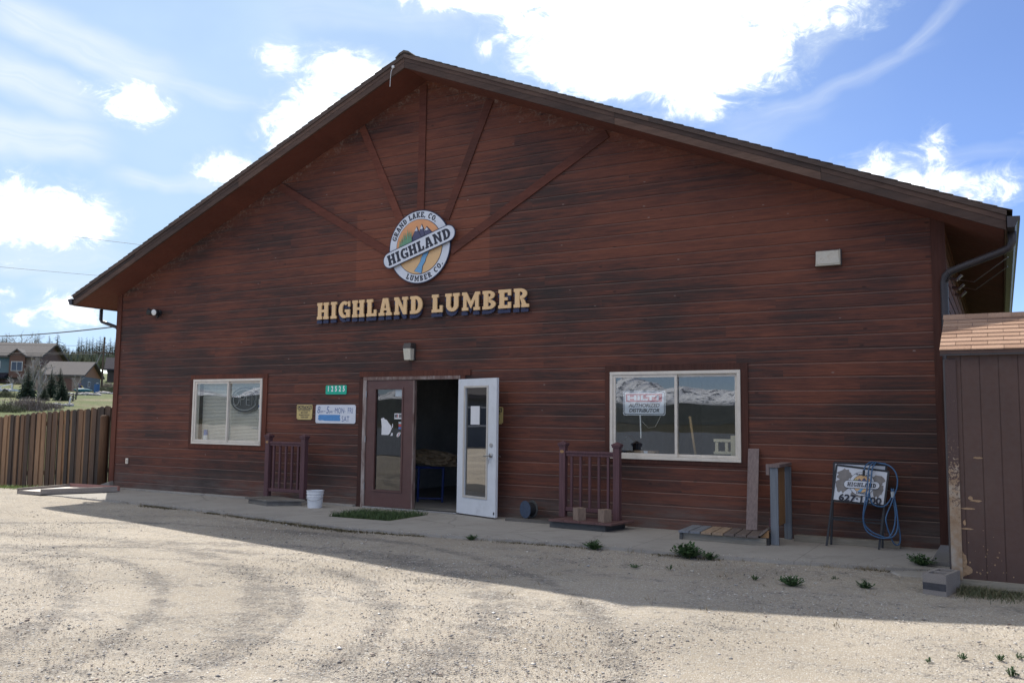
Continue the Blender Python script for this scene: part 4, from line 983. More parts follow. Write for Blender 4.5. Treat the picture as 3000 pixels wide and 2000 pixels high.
# --- bucket
bk = thing('bucket', 'white plastic pail with wire handle beside the left railing', 'bucket', (5.905, -.55, 0))
m = MB(); prof = [(.0, .115), (.17, .130), (.175, .136), (.185, .136), (.19, .131), (.215, .133), (.22, .141), (.235, .141), (.238, .134), (.262, .136), (.268, .144), (.276, .144), (.276, .128), (.02, .108)]
n = 36
for (z0, r0), (z1, r1) in zip(prof, prof[1:]):
    for i in range(n):
        a0, a1 = 2 * PI * i / n, 2 * PI * (i + 1) / n
        m.poly([(r0 * math.cos(a0), r0 * math.sin(a0), z0), (r0 * math.cos(a1), r0 * math.sin(a1), z0), (r1 * math.cos(a1), r1 * math.sin(a1), z1), (r1 * math.cos(a0), r1 * math.sin(a0), z1)], .5)
m.poly([(.108 * math.cos(2 * PI * i / n), .108 * math.sin(2 * PI * i / n), .02) for i in range(n)]); m.poly([(.115 * math.cos(-2 * PI * i / n), .115 * math.sin(-2 * PI * i / n), .0) for i in range(n)])
m.build('pail', M_BUCKET, bk)
# wire bail hanging on the side towards the yard
va = R(-62)
one('bail', M_METAL, bk, lambda m: m.tube([(.142 * math.cos(va + R(t)), .142 * math.sin(va + R(t)), .205 - .085 * math.cos(R(t)) ** .8) for t in range(-88, 89, 8)], .0035, 6), smooth=True)
# --- wire spool and planks
pk = tag(one('plank', M_GREYWOOD, None, lambda m: m.hexa([(9.38, -.40, 0), (10.18, -.36, 0), (10.16, -.08, 0), (9.40, -.10, 0), (9.38, -.40, .045), (10.18, -.36, .045), (10.16, -.08, .045), (9.40, -.10, .045)]), bevel=.004), 'grey plank lying on the slab under the small spool', 'plank')
sp = thing('cable_spool', 'small dark blue reel standing on the grey plank', 'spool', (9.68, -.24, .046), R(-24))
one('flange', M_SPOOL, sp, lambda m: m.cyl((0, -.07, .125), (0, -.058, .125), .125, n=28)); one('flange', M_DARKWOOD, sp, lambda m: m.cyl((0, .058, .125), (0, .07, .125), .125, n=28)); one('core', M_BLACK, sp, lambda m: m.cyl((0, -.0575, .125), (0, .0575, .125), .095, n=24))
tag(one('timber_sill', M_BENCHBASE, None, lambda m: m.hexa([(13.40, -.24, 0), (14.60, -.20, 0), (14.60, -.10, 0), (13.42, -.13, 0), (13.40, -.24, .075), (14.60, -.20, .075), (14.60, -.10, .075), (13.42, -.13, .075)]), bevel=.004), 'weathered timber lying on the slab behind the sandwich board', 'timber')
# --- sample bench of decking colours
bn_ = thing('deck_sample_bench', 'low bench of blue, tan and brown decking samples with an angled end', 'bench')
quad_boards([(12.135, -.90), (13.125, -.90), (13.045, -.25), (12.105, -.22)], 7, .085, .112, [M_DECKBLUE, M_DECKBLUE, M_DECKTAN, M_DECKTAN, M_DECKBR, M_DECKBR, M_DECKBR], bn_, 'deck_board', .012)
one('frame', M_BENCHBASE, bn_, lambda m: (m.box(12.18, 13.20, -.84, -.80, .0, .083), m.box(12.15, 13.15, -.28, -.24, .0, .083)))
one('leg', M_DARKWOOD, bn_, lambda m: m.box(12.14, 12.18, -.86, -.25, -.002, .083)); one('leg', M_DARKWOOD, bn_, lambda m: m.box(13.19, 13.225, -.80, -.25, -.002, .083))
one('mitred_end', M_OCHRE, bn_, lambda m: m.prism([(13.125, .088), (13.225, .088), (13.225, .175), (13.215, .175)], -.82, -.79)); one('mitred_board', M_DECKBR, bn_, lambda m: m.hexa([(13.115, -.88, .113), (13.145, -.88, .113), (13.06, -.3, .113), (13.035, -.3, .113), (13.205, -.82, .20), (13.225, -.82, .19), (13.20, -.3, .19), (13.18, -.3, .20)]))
tag(one('leaning_board', M_LEAN, None, lambda m: m.hexa([(12.845, -.38, .114), (12.985, -.38, .118), (12.985, -.36, .118), (12.845, -.36, .114), (12.800, -.045, 1.115), (12.940, -.045, 1.119), (12.940, -.024, 1.119), (12.800, -.024, 1.115)]), bevel=.003), 'tall taupe composite board leaning on the wall, foot on the sample bench', 'board')
# --- blue-grey post sample
pi_ = thing('post_sample', 'blue-grey trim board sample frame with taupe cap standing by the bench', 'sample stand')
bx('board', M_BLUEGREY, pi_, 13.232, 13.326, -.74, -.715, -.0, .915, bevel=.003); bx('board', M_BLUEGREY, pi_, 13.255, 13.345, -.10, -.06, -.0, .905, bevel=.003)
one('inner_board', M_OCHRE, pi_, lambda m: m.box(13.262, 13.275, -.66, -.12, .20, .90)); bx('cap', M_LEAN, pi_, 13.228, 13.350, -.76, -.05, .9165, .957, bevel=.004); bx('cap_block', M_LEAN, pi_, 13.185, 13.2275, -.74, -.68, .825, .955, bevel=.003)
bx('block', M_COMP, pi_, 13.195, 13.231, -.66, -.58, .20, .30)
# --- sandwich board
asg = thing('sandwich_board', 'peeling white sandwich board with store emblem and phone number', 'sign')
def frame_plane(bl_, br_, tl_, tr_2):
    bl_, br_, tl_, tr_2 = map(Vector, (bl_, br_, tl_, tr_2))
    return lambda u, v: bl_.lerp(br_, u).lerp(tl_.lerp(tr_2, u), v)
fp = frame_plane((13.815, -.43, 0), (14.395, -.43, 0), (13.925, -.27, .953), (14.505, -.27, .898))
bp = frame_plane((13.845, -.29, 0), (14.415, -.27, 0), (13.885, -.20, .978), (14.475, -.20, .968))
def a_frame(P, v0, name):
    m = MB()
    for u in (0, 1): m.bar(P(u, 0), P(u, 1), .022, .022, (1, 0, 0))
    m.bar(P(0, 1), P(1, 1), .022, .022, (0, 1, 0)); m.bar(P(0, v0), P(1, v0), .018, .018, (0, 1, 0)); m.bar(P(0, .33), P(1, .33), .018, .022, (0, 1, 0))
    return m.build(name, M_BLACK, asg)
ff = a_frame(fp, .555, 'front_frame'); fb = a_frame(bp, .57, 'rear_frame')
def sheet(P, u0, u1, v0, v1, off, mat, parent, name, poly=None):
    nrm = (P(1, 0) - P(0, 0)).cross(P(0, 1) - P(0, 0)).normalized()
    if nrm.y > 0: nrm = -nrm
    pts = poly or [(u0, v0), (u1, v0), (u1, v1), (u0, v1)]
    m = MB(); m.poly([P(u, v) + nrm * off for u, v in pts]); return m.build(name, mat, parent)
fpan = sheet(fp, .015, .985, .57, .985, .004, M_WHITE, ff, 'panel'); sheet(bp, .015, .985, .58, .985, .004, M_WHITE, fb, 'panel')
def blob(cu, cv, ru, rv, n=22, jag=.35, sd=1):
    q = random.Random(sd); return [(cu + ru * math.cos(2 * PI * i / n) * (1 - jag * q.random()), cv + rv * math.sin(2 * PI * i / n) * (1 - jag * q.random())) for i in range(n)]
M_PEEL = paint('peeled_grey', (.24, .225, .215), .7, .25, 14)
for a in ((.18, .885, .17, .085, 1), (.17, .76, .16, .11, 2), (.82, .87, .16, .07, 3), (.84, .75, .12, .12, 4), (.5, .70, .20, .10, 5)): sheet(fp, 0, 0, 0, 0, .0055 + a[4] * .0004, M_PEEL, fpan, 'peeled_patch', blob(*a[:4], sd=a[4]))
def asp(u, v, hh=1.0): return (u, v)
NU = .58 / .40 * .415 / 1.0
def ring_uv(cu, cv, r, n=36): return [(cu + r * math.cos(2 * PI * i / n), cv + r * .62 * math.sin(2 * PI * i / n)) for i in range(n)]
for r, mt, off in ((.245, M_INK, .009), (.238, M_WHITE, .010), (.180, M_INK, .011), (.172, M_SAND, .012)): sheet(fp, 0, 0, 0, 0, off, mt, fpan, 'emblem_disc', ring_uv(.53, .80, r))
sheet(fp, 0, 0, 0, 0, .013, M_PURPLE, fpan, 'emblem_mountain', [(.40, .80), (.47, .865), (.52, .84), (.56, .88), (.61, .85), (.68, .825), (.68, .80)])
sheet(fp, 0, 0, 0, 0, .0132, M_PINE, fpan, 'emblem_pine', [(.37, .80), (.385, .86), (.40, .83), (.415, .865), (.43, .83), (.44, .855), (.46, .80)])
sheet(fp, 0, 0, 0, 0, .0134, M_RIVER, fpan, 'emblem_river', [(.46, .70), (.53, .695), (.56, .73), (.62, .765), (.66, .775), (.60, .775), (.54, .75)])
def uv_stadium(hl, hw): 
    o = []
    for t in range(-90, 91, 18): o.append((.53 + (hl - hw) + hw * math.cos(R(t)), .79 + hw * .66 * math.sin(R(t)) + .012 * ((hl - hw) / hl)))
    for t in range(90, 271, 18): o.append((.53 - (hl - hw) + hw * math.cos(R(t)), .79 + hw * .66 * math.sin(R(t)) - .012))
    return o
sheet(fp, 0, 0, 0, 0, .015, M_INK, fpan, 'banner', uv_stadium(.345, .075)); sheet(fp, 0, 0, 0, 0, .016, M_WHITE, fpan, 'banner', uv_stadium(.338, .068))
nrm_f = (fp(1, 0) - fp(0, 0)).cross(fp(0, 1) - fp(0, 0)).normalized(); nrm_f = nrm_f if nrm_f.y < 0 else -nrm_f
def glyph_uv(s_, cu, cv, h, sx, off, mat, rise=0.0):
    W_ = glyph_width(s_, .12) * h * sx; x = -W_ / 2
    for ch in s_:
        w, polys = GLYPH[ch]; m = MB()
        for p in polys: m.poly([fp(cu + x + a * h * sx, cv + b * h + rise * x) + nrm_f * off for a, b in p], .5)
        if polys: m.build('letter', mat, fpan)
        x += (w + .12) * h * sx
glyph_uv('HIGHLAND', .53, .762, .052, 1.62, .0175, M_INK, .03); glyph_uv('LUMBER', .54, .672, .022, 1.7, .0125, M_INK); glyph_uv('GRAND LAKE', .53, .905, .020, 1.7, .0125, M_INK)
vs, fs = text_polys('627·1500', 1.0, .035, 1.0)
m = MB(); m.v = [tuple(fp(.53 + x * .218, .603 + z * .112) + nrm_f * .018) for x, z in vs]; m.f = fs; m.r = [.5] * len(fs); m.build('phone_number', M_INK, fpan)
# --- hose draped over it
def smooth_path(pts, n=6):
    P = [Vector(p) for p in pts]; out = []
    for i in range(len(P) - 1):
        p0, p1, p2, p3 = P[max(i - 1, 0)], P[i], P[i + 1], P[min(i + 2, len(P) - 1)]
        for k in range(n):
            t = k / n; out.append(.5 * ((2 * p1) + (p2 - p0) * t + (2 * p0 - 5 * p1 + 4 * p2 - p3) * t * t + (3 * p1 - p0 - 3 * p2 + p3) * t ** 3))
    return out + [P[-1]]
hz = MB()
for pts in ([(14.245, -.36, .90), (14.26, -.34, .955), (14.30, -.28, .995), (14.345, -.24, 1.0), (14.40, -.22, .99), (14.47, -.22, .985)],
            [(14.35, -.25, 1.0), (14.30, -.33, .94), (14.285, -.40, .75), (14.27, -.44, .60), (14.245, -.47, .45), (14.24, -.48, .32), (14.27, -.48, .22), (14.34, -.48, .165), (14.45, -.47, .14), (14.56, -.44, .17), (14.60, -.40, .28), (14.59, -.36, .45), (14.565, -.32, .58), (14.545, -.28, .68)],
            [(14.37, -.24, 1.0), (14.335, -.33, .93), (14.32, -.40, .76), (14.30, -.43, .64), (14.275, -.45, .52), (14.245, -.47, .40), (14.25, -.47, .29), (14.32, -.47, .21), (14.42, -.46, .165), (14.50, -.44, .15), (14.555, -.40, .24), (14.575, -.36, .40), (14.555, -.32, .55), (14.53, -.28, .70)],
            [(14.40, -.24, .99), (14.50, -.26, .97), (14.57, -.28, .91), (14.60, -.30, .82), (14.595, -.31, .72), (14.57, -.32, .64), (14.53, -.36, .52), (14.49, -.38, .42), (14.475, -.40, .34), (14.50, -.40, .22), (14.54, -.38, .10), (14.575, -.36, .06), (14.61, -.34, .08), (14.615, -.32, .16), (14.60, -.30, .28), (14.575, -.29, .5), (14.55, -.27, .7)],
            [(14.30, -.42, .66), (14.33, -.43, .54), (14.38, -.43, .50), (14.46, -.40, .50), (14.52, -.34, .57), (14.54, -.28, .66)]):
    hz.tube(smooth_path(pts), .0085, 7)
ho = thing('blue_hose', 'loops of thin blue air hose draped over the sandwich board', 'hose'); hz.build('hose', M_HOSE, ho, smooth=True)
one('coupling', M_BLACK, ho, lambda m: m.tube([(14.245, -.365, .905), (14.24, -.385, .84)], .014, 8)); one('tie', M_STICK, ho, lambda m: m.tube([(14.545, -.315, .665), (14.55, -.315, .60)], .022, 8))

# --- concrete block and splash block
cbk = thing('cinder_block', 'hollow concrete block with a dark painted band by the shed corner', 'concrete block', (15.035, -2.905, -.035), R(-14))
m = MB(); Wb, Lb, Hb, tb = .194, .39, .192, .032
m.box(0, Wb, 0, tb, 0, Hb); m.box(0, Wb, Lb - tb, Lb, 0, Hb); m.box(0, tb, tb, Lb - tb, 0, Hb); m.box(Wb - tb, Wb, tb, Lb - tb, 0, Hb); m.box(tb, Wb - tb, Lb / 2 - .016, Lb / 2 + .016, 0, Hb); m.box(tb, Wb - tb, tb, Lb - tb, 0, .02)
m.build('body', M_BLOCK, cbk); bx('dark_band', M_BLOCKDARK, cbk, .002, Wb - .002, -.003, -.0005, .055, .115)
tag(one('splash_block', M_SPLASH, None, lambda m: m.hexa([(14.98, -1.30, .0), (15.20, -1.34, .0), (15.165, -.24, .0), (15.02, -.24, .0), (15.0, -1.30, .045), (15.19, -1.34, .045), (15.165, -.24, .085), (15.03, -.24, .085)]), bevel=.006), 'grey concrete splash block under the right downspout', 'splash block')

# ================================================================== shed
SY = -2.5
shed = thing('garden_shed', 'brown panelled shed with tan shingle roof at the right edge', 'shed')
sx0, sx1, szb, szt = 15.262, 17.9, .075, 2.098
wl_ = MB(); gx = sx0
edges = [sx0]
x = sx0 + .115
while x < sx1: edges.append(x); x += .152
edges.append(sx1)
for a, b in zip(edges, edges[1:]):
    wl_.box(a + .004, b - .004, SY, SY + .02, szb, szt); wl_.box(b - .004, b + .004, SY + .006, SY + .02, szb, szt) if b < sx1 else None
wl_.build('front_wall', M_SHED, shed)
one('side_wall', M_SHED, shed, lambda m: (m.prism([(0, 0), (0, 0.001), (.001, .001)], 0, .001) if False else m.poly([(sx0, SY + .021, szb), (sx0, -.55, szb), (sx0, -.55, 2.02), (sx0, -1.52, 2.50), (sx0, SY + .021, szt)][::-1]), m.poly([(sx1, SY + .021, szb), (sx1, -.55, szb), (sx1, -.55, 2.02), (sx1, -1.52, 2.50), (sx1, SY + .021, szt)]), m.poly([(sx0, -.55, szb), (sx1, -.55, szb), (sx1, -.55, 2.02), (sx0, -.55, 2.02)])))
def peeling_mat():
    m, T, b, o = new_mat('peeling_trim'); c = coords(T); x, y, z = T.sep(c)
    n = T.noise(c, 55, 5, .7); n2 = T.noise(c, 6, 4, .6)
    f = T.add(T.add(T.mul(T.sub(n, .5), 1.5), T.mul(T.sub(n2, .5), .5)), T.smooth(z, .2, 1.85, .78, .05))
    tan = T.ramp(T.noise(c, 9, 5, .6), [(.3, (.23, .145, .085)), (.5, (.30, .22, .15)), (.7, (.36, .33, .29))])
    cc = T.mix(T.smooth(f, .38, .55), (.072, .045, .042, 1), tan)
    T.set(b.inputs['Base Color'], cc); b.inputs['Roughness'].default_value = .85; T.set(b.inputs['Normal'], T.bump(f, .5, .004)); return m
bx('corner_board', peeling_mat(), shed, 15.248, 15.338, SY - .02, SY - .001, .063, 2.055, bevel=.002)['label'] = 'corner board with paint peeled to tan wood'
bx('corner_edge', M_BRONZE, shed, 15.232, 15.2475, SY - .018, SY + .06, .03, 2.055)
bx('skid_beam', M_BENCHBASE, shed, 15.262, 17.9, SY - .012, SY + .08, -.0, .074, bevel=.004)
bx('skid_block', M_BLOCK, shed, 15.32, 15.72, SY + .01, SY + .07, -.06, -.001)
# chips out of the brown paint
chips = MB(); q = random.Random(5)
for i in range(30):
    x = 15.36 + abs(q.gauss(0, .22)); z = .10 + abs(q.gauss(0, .16)); rr_ = q.uniform(.002, .0075)
    chips.prism([(x + rr_ * (1 + q.random()) * .7 * math.cos(2 * PI * k / 7), z + rr_ * (.6 + q.random()) * math.sin(2 * PI * k / 7)) for k in range(7)], SY - .0022, SY - .0004)
for (x, z, w, h) in ((15.49, 1.16, .045, .010), (15.40, .70, .07, .010), (15.42, .80, .02, .02), (15.46, .775, .05, .012), (15.365, .575, .012, .03), (15.38, .52, .06, .009), (15.34, .22, .03, .12), (15.37, .16, .05, .05)):
    chips.prism([(x + w * (.7 + .5 * q.random()) * math.cos(2 * PI * k / 11), z + h * (.6 + .6 * q.random()) * math.sin(2 * PI * k / 11)) for k in range(11)], SY - .0024 - .0001 * len(chips.f) / 100, SY - .0004)
chips.build('paint_chip', M_OCHRE if False else paint('bare_wood_chip', (.30, .20, .12), .85, .3, 40), shed)
# roof
ez, ey, rz_, ry = 2.135, SY - .07, 2.555, -1.52
sr = MB(); nrow = 9
for i in range(nrow):
    y0, y1 = ey + (ry - ey) * i / nrow, ey + (ry - ey) * (i + 1) / nrow + .03; z0, z1 = ez + (rz_ - ez) * i / nrow, ez + (rz_ - ez) * (i + 1) / nrow + .013
    x = 15.205 - (i % 2) * .13; first = True
    while x < sx1 + .1:
        a = max(x, 15.205); b = x + .262
        sr.hexa([(a + .004, y0, z0), (b, y0, z0), (b, y1, z1 - .004), (a + .004, y1, z1 - .004), (a + .004, y0 - .002, z0 + .011), (b, y0 - .002, z0 + .011), (b, y1, z1), (a + .004, y1, z1)]); x = b
sr.build('roof', M_TANROOF, shed)
srd = MB(); srd.hexa([(15.214, ey + .01, ez - .03), (sx1 + .06, ey + .01, ez - .03), (sx1 + .06, ry, rz_ - .02), (15.214, ry, rz_ - .02), (15.214, ey + .01, ez - .002), (sx1 + .06, ey + .01, ez - .002), (sx1 + .06, ry, rz_ + .006), (15.214, ry, rz_ + .006)])
srd.hexa([(15.214, ry, rz_ - .02), (sx1 + .06, ry, rz_ - .02), (sx1 + .06, -.48, 2.06), (15.214, -.48, 2.06), (15.214, ry, rz_ + .006), (sx1 + .06, ry, rz_ + .006), (sx1 + .06, -.48, 2.09), (15.214, -.48, 2.09)])
srd.build('roof_deck', M_SHED, shed)
bx('fascia', M_BRONZE, shed, 15.212, sx1 + .05, ey + .015, ey + .032, 2.088, 2.13)
rc = MB(); x = 15.20; i = 0
while x < sx1: rc.hexa([(x, ry - .10, rz_ - .034), (x + .20, ry - .10, rz_ - .034), (x + .20, ry, rz_ + .012), (x, ry, rz_ + .012), (x, ry - .10, rz_ - .024), (x + .20, ry - .10, rz_ - .024), (x + .20, ry, rz_ + .026), (x, ry, rz_ + .026)]); x += .203; i += 1
rc.build('ridge_cap', M_TANROOF, shed)

# ================================================================== ground
def hill(x, y):
    t = (x - CAM.x) * -0.849 + (y - CAM.y) * 0.528
    h = np.interp(t, [20, 24, 30, 45, 60, 105, 160, 300, 420, 700], [-.25, -.25, .1, 1.15, 2.2, 4.0, 8.0, 17.5, 22, 20])
    s = np.clip((y - .3) / 6, 0, 1); s = s * s * (3 - 2 * s)
    near = -.035 + .045 * np.clip((2.5 - x) / 3.5, 0, 1)
    dip = -.26 * np.clip((.2 - x) / 4, 0, 1) * np.clip((y + 1.5) / 1.5, 0, 1)
    return (near + dip) * (1 - s) + np.where(x < 8, h, np.minimum(h, 0) - .05) * s
def gz(x, y): return float(hill(np.array(float(x)), np.array(float(y))))
nr, na = 150, 220
rad = np.concatenate([np.linspace(0, 16, 60), 16 * (2600 / 16) ** (np.linspace(0, 1, nr - 60 + 1)[1:])])
V = []; Fc = []
cx0, cy0 = 12.0, -6.0
for i in range(nr):
    a = np.linspace(0, 2 * PI, na, endpoint=False); xx = cx0 + rad[i] * np.cos(a); yy = cy0 + rad[i] * np.sin(a); zz = hill(xx, yy)
    if rad[i] < 40: zz = zz + .012 * np.sin(xx * 1.3 + 1) * np.sin(yy * 1.7)
    V.extend(zip(xx.tolist(), yy.tolist(), zz.tolist()))
for i in range(nr - 1):
    for j in range(na):
        q = (j + 1) % na; Fc.append((i * na + j, (i + 1) * na + j, (i + 1) * na + q, i * na + q))
g = MB(); g.v = V; g.f = Fc; g.r = [.5] * len(Fc)
structure(g.build('ground', M_GRAVEL, None, smooth=True))
# concrete walk along the wall, with a square of soil left out before the door
M_ = MB()
walk = [(.35, -1.60), (.9, -1.62), (2.0, -1.66), (3.2, -1.66), (4.6, -1.80), (5.9, -2.0), (7.0, -2.16), (8.0, -2.30), (9.6, -2.20), (11.3, -1.98), (12.5, -1.95), (13.6, -1.88), (14.62, -1.72), (15.25, -1.50)]
GX0, GX1, GY0, GY1 = 6.93, 8.02, -1.40, -.62
def walk_y(x):
    for (a, b), (c, d) in zip(walk, walk[1:]):
        if a <= x <= c: return b + (d - b) * (x - a) / (c - a)
    return walk[0][1] if x < walk[0][0] else walk[-1][1]
xs = sorted(set([-.35] + [p[0] for p in walk] + [GX0, GX1] + [x * .25 for x in range(0, 61)]))
for a, b in zip(xs, xs[1:]):
    ya, yb = walk_y(a), walk_y(b); j0, j1 = .012 * math.sin(a * 9.1) + .008 * math.sin(a * 23), .012 * math.sin(b * 9.1) + .008 * math.sin(b * 23)
    if GX0 - 1e-6 <= a and b <= GX1 + 1e-6:
        M_.hexa([(a, ya + j0, -.12), (b, yb + j1, -.12), (b, GY0 + .04 * (b - GX0), -.12), (a, GY0 + .04 * (a - GX0), -.12), (a, ya + j0, .0), (b, yb + j1, .0), (b, GY0 + .04 * (b - GX0), .0), (a, GY0 + .04 * (a - GX0), .0)])
        M_.hexa([(a, GY1 + .22 * (a - GX0), -.12), (b, GY1 + .22 * (b - GX0), -.12), (b, .03, -.12), (a, .03, -.12), (a, GY1 + .22 * (a - GX0), 0), (b, GY1 + .22 * (b - GX0), 0), (b, .03, 0), (a, .03, 0)])
    else:
        M_.hexa([(a, ya + j0, -.12), (b, yb + j1, -.12), (b, .03, -.12), (a, .03, -.12), (a, ya + j0, 0), (b, yb + j1, 0), (b, .03, 0), (a, .03, 0)])
bm = bmesh.new(); me_ = bpy.data.meshes.new('tmp')
wk = M_.build('concrete_walk', M_CONC, None)
bm.from_mesh(wk.data); bmesh.ops.remove_doubles(bm, verts=bm.verts, dist=1e-4)
inner = [f for f in bm.faces if abs(f.normal.x) > .9 and all(abs(v.co.x - f.verts[0].co.x) < 1e-5 for v in f.verts) and .0 < f.calc_center_median().x < 15.2]
seen = {}
for f in inner: seen.setdefault(tuple(sorted(v.index for v in f.verts)), []).append(f)
bmesh.ops.delete(bm, geom=[f for l in seen.values() if len(l) > 1 for f in l], context='FACES')
bm.to_mesh(wk.data); bm.free(); structure(wk)
structure(one('broken_slab', M_CONC, None, lambda m: m.hexa([(14.62, -1.86, -.1), (14.76, -2.02, -.1), (15.2, -1.95, -.1), (15.2, -1.52, -.1), (14.66, -1.78, -.016), (14.76, -1.99, -.018), (15.2, -1.92, -.018), (15.2, -1.55, -.016)])))
# shoulder strip of footing along the wall foot, a hair above the walk
structure(bx('footing', M_CONC, None, .15, 6.3, -.085, -.001, .001, .028))

# ---- loose pebbles over the yard
N = 150000
u = rng.random(N); d = 4.6 + 11 * u ** 1.25; ang = rng.uniform(R(-63), R(2.5), N)
px_ = CAM.x + d * np.sin(ang) * 1.0; py_ = CAM.y + d * np.cos(ang)
wy = np.array([walk_y(v) for v in px_]); ok = (py_ < wy - .06) & (py_ < -1.2) & ~((px_ > 15.0) & (py_ > -2.95))
tdist = np.min([np.abs(np.hypot(px_ - a, py_ - b) - r0) / w0 for a, b, r0, w0 in TRACKS], axis=0)
trk = 1.6 * np.exp(-tdist ** 2) - .5 + np.sin(px_ * .9 + py_ * 1.7) + np.sin(px_ * 2.1 - py_ * .8 + 1) + rng.normal(0, .9, N)
ok &= trk > -.9
px_, py_ = px_[ok], py_[ok]; n_ = len(px_)
sz = np.clip(rng.lognormal(math.log(.0037), .50, n_), .0020, .020); pz_ = hill(px_, py_) + sz * .25
base = np.array([(1, 0, 0), (0, 1, 0), (-1, 0, 0), (0, -1, 0), (0, 0, .42), (0, 0, -.4)], dtype=float)
rot = rng.uniform(0, 2 * PI, n_); c_, s_ = np.cos(rot), np.sin(rot)
jit = rng.uniform(.65, 1.3, (n_, 6, 3)); pv = base[None] * jit + rng.uniform(-.25, .25, (n_, 6, 3)); pv *= sz[:, None, None]
vx = pv[:, :, 0] * c_[:, None] - pv[:, :, 1] * s_[:, None] + px_[:, None]; vy = pv[:, :, 0] * s_[:, None] + pv[:, :, 1] * c_[:, None] + py_[:, None]; vz = pv[:, :, 2] + pz_[:, None]
verts = np.stack([vx, vy, vz], -1).reshape(-1, 3)
tri = np.array([(0, 1, 4), (1, 2, 4), (2, 3, 4), (3, 0, 4), (1, 0, 5), (2, 1, 5), (3, 2, 5), (0, 3, 5)])
faces = (tri[None] + (np.arange(n_) * 6)[:, None, None]).reshape(-1, 3)
def np_mesh(name, verts, faces, r, mat):
    me = bpy.data.meshes.new(name); nv, nf = len(verts), len(faces); k_ = faces.shape[1]
    me.vertices.add(nv); me.vertices.foreach_set('co', verts.astype(np.float32).ravel())
    me.loops.add(nf * k_); me.loops.foreach_set('vertex_index', faces.astype(np.int32).ravel())
    me.polygons.add(nf); me.polygons.foreach_set('loop_start', np.arange(0, nf * k_, k_, dtype=np.int32)); me.polygons.foreach_set('loop_total', np.full(nf, k_, dtype=np.int32))
    me.update(calc_edges=True); a_ = me.attributes.new('rnd', 'FLOAT', 'FACE'); a_.data.foreach_set('value', r.astype(np.float32)); me.materials.append(mat)
    o = bpy.data.objects.new(name, me); COL.objects.link(o); return o
stuff(np_mesh('loose_gravel', verts, faces, np.repeat(rng.random(n_), 8), M_PEB), 'loose pebbles scattered over the packed gravel yard', 'gravel')

# pebbles kicked onto the edge of the walk
n2 = 1500; ex = rng.uniform(1.0, 15.0, n2); ey_ = np.array([walk_y(v) for v in ex]) + np.abs(rng.normal(0, .10, n2)); sz2 = np.clip(rng.lognormal(math.log(.0045), .4, n2), .0025, .012)
pv2 = base[None] * rng.uniform(.65, 1.3, (n2, 6, 3)) * sz2[:, None, None] + np.stack([ex, ey_, sz2 * .3], -1)[:, None, :]
stuff(np_mesh('spilled_gravel', pv2.reshape(-1, 3), (tri[None] + (np.arange(n2) * 6)[:, None, None]).reshape(-1, 3), np.repeat(rng.random(n2), 8), M_PEB), 'scattered grit spilled over the outer edge of the concrete walk', 'gravel')

# ---- grass blades
def blades(name, pts, hmin, hmax, w, mat, lean=.5):
    n_ = len(pts); p = np.array(pts); h = rng.uniform(hmin, hmax, n_); a = rng.uniform(0, 2 * PI, n_); ln = rng.normal(0, lean, (n_, 2)) * h[:, None]
    dx_, dy_ = np.cos(a) * w, np.sin(a) * w
    v = np.zeros((n_, 5, 3)); v[:, 0] = p + np.stack([-dx_, -dy_, np.zeros(n_)], 1); v[:, 1] = p + np.stack([dx_, dy_, np.zeros(n_)], 1)
    mid = p + np.stack([ln[:, 0] * .35, ln[:, 1] * .35, h * .6], 1)
    v[:, 2] = mid + np.stack([dx_ * .7, dy_ * .7, np.zeros(n_)], 1); v[:, 3] = mid - np.stack([dx_ * .7, dy_ * .7, np.zeros(n_)], 1); v[:, 4] = p + np.stack([ln[:, 0], ln[:, 1], h], 1)
    i = np.arange(n_) * 5; f = np.concatenate([np.stack([i, i + 1, i + 2], 1), np.stack([i, i + 2, i + 3], 1), np.stack([i + 3, i + 2, i + 4], 1)])
    r = rng.random(n_); return np_mesh(name, v.reshape(-1, 3), f, np.concatenate([r, r, r]), mat)
pts = []
while len(pts) < 4200:
    x, y = random.uniform(GX0, GX1), random.uniform(GY0 - .02, GY1 + .26)
    if GY0 + .04 * (x - GX0) < y < GY1 + .22 * (x - GX0): pts.append((x, y, -.03))
stuff(blades('grass_patch', pts, .03, .13, .004, M_GRASS, .45), 'patch of green grass in the square left out of the walk before the door', 'grass')
pts = []
for (x0, x1, dens, spread) in ((3.2, 4.1, 900, .07), (4.9, 5.4, 350, .05), (5.4, 8.4, 2300, .07), (8.4, 9.3, 400, .05), (10.2, 11.6, 500, .06), (12.2, 13.0, 250, .06), (14.4, 15.0, 250, .07)):
    for _ in range(dens):
        x = random.uniform(x0, x1); b_ = .5 + .5 * math.sin(x * 7.3) * math.sin(x * 3.1 + 1)
        if random.random() < .35 + .65 * b_: pts.append((x, walk_y(x) - abs(random.gauss(0, spread)) - .005, gz(x, -2) - .005))
stuff(blades('edge_moss', pts, .008, .030, .006, M_MOSS, .8), 'dark brown moss and dead grass along the edge of the walk', 'moss')
pts = []
for _ in range(1500): x = 15.30 + abs(random.gauss(0, .28)); pts.append((x, SY - .05 - abs(random.gauss(0, .16)), -.035))
stuff(blades('shed_grass', pts, .02, .09, .003, leaf_mat('shed_grass_blade', (.05, .075, .03), (.16, .14, .08)), .6), 'thin dull grass along the foot of the shed', 'grass')
pts = []
for _ in range(5200): x = random.uniform(-9, -.35); y = random.uniform(-1.35, -.1); pts.append((x, y, gz(x, y) - .005))
stuff(blades('fence_grass', pts, .02, .10, .006, leaf_mat('fence_grass_blade', (.09, .16, .03), (.20, .27, .06)), .6), 'bright green grass along the foot of the picket fence', 'grass')

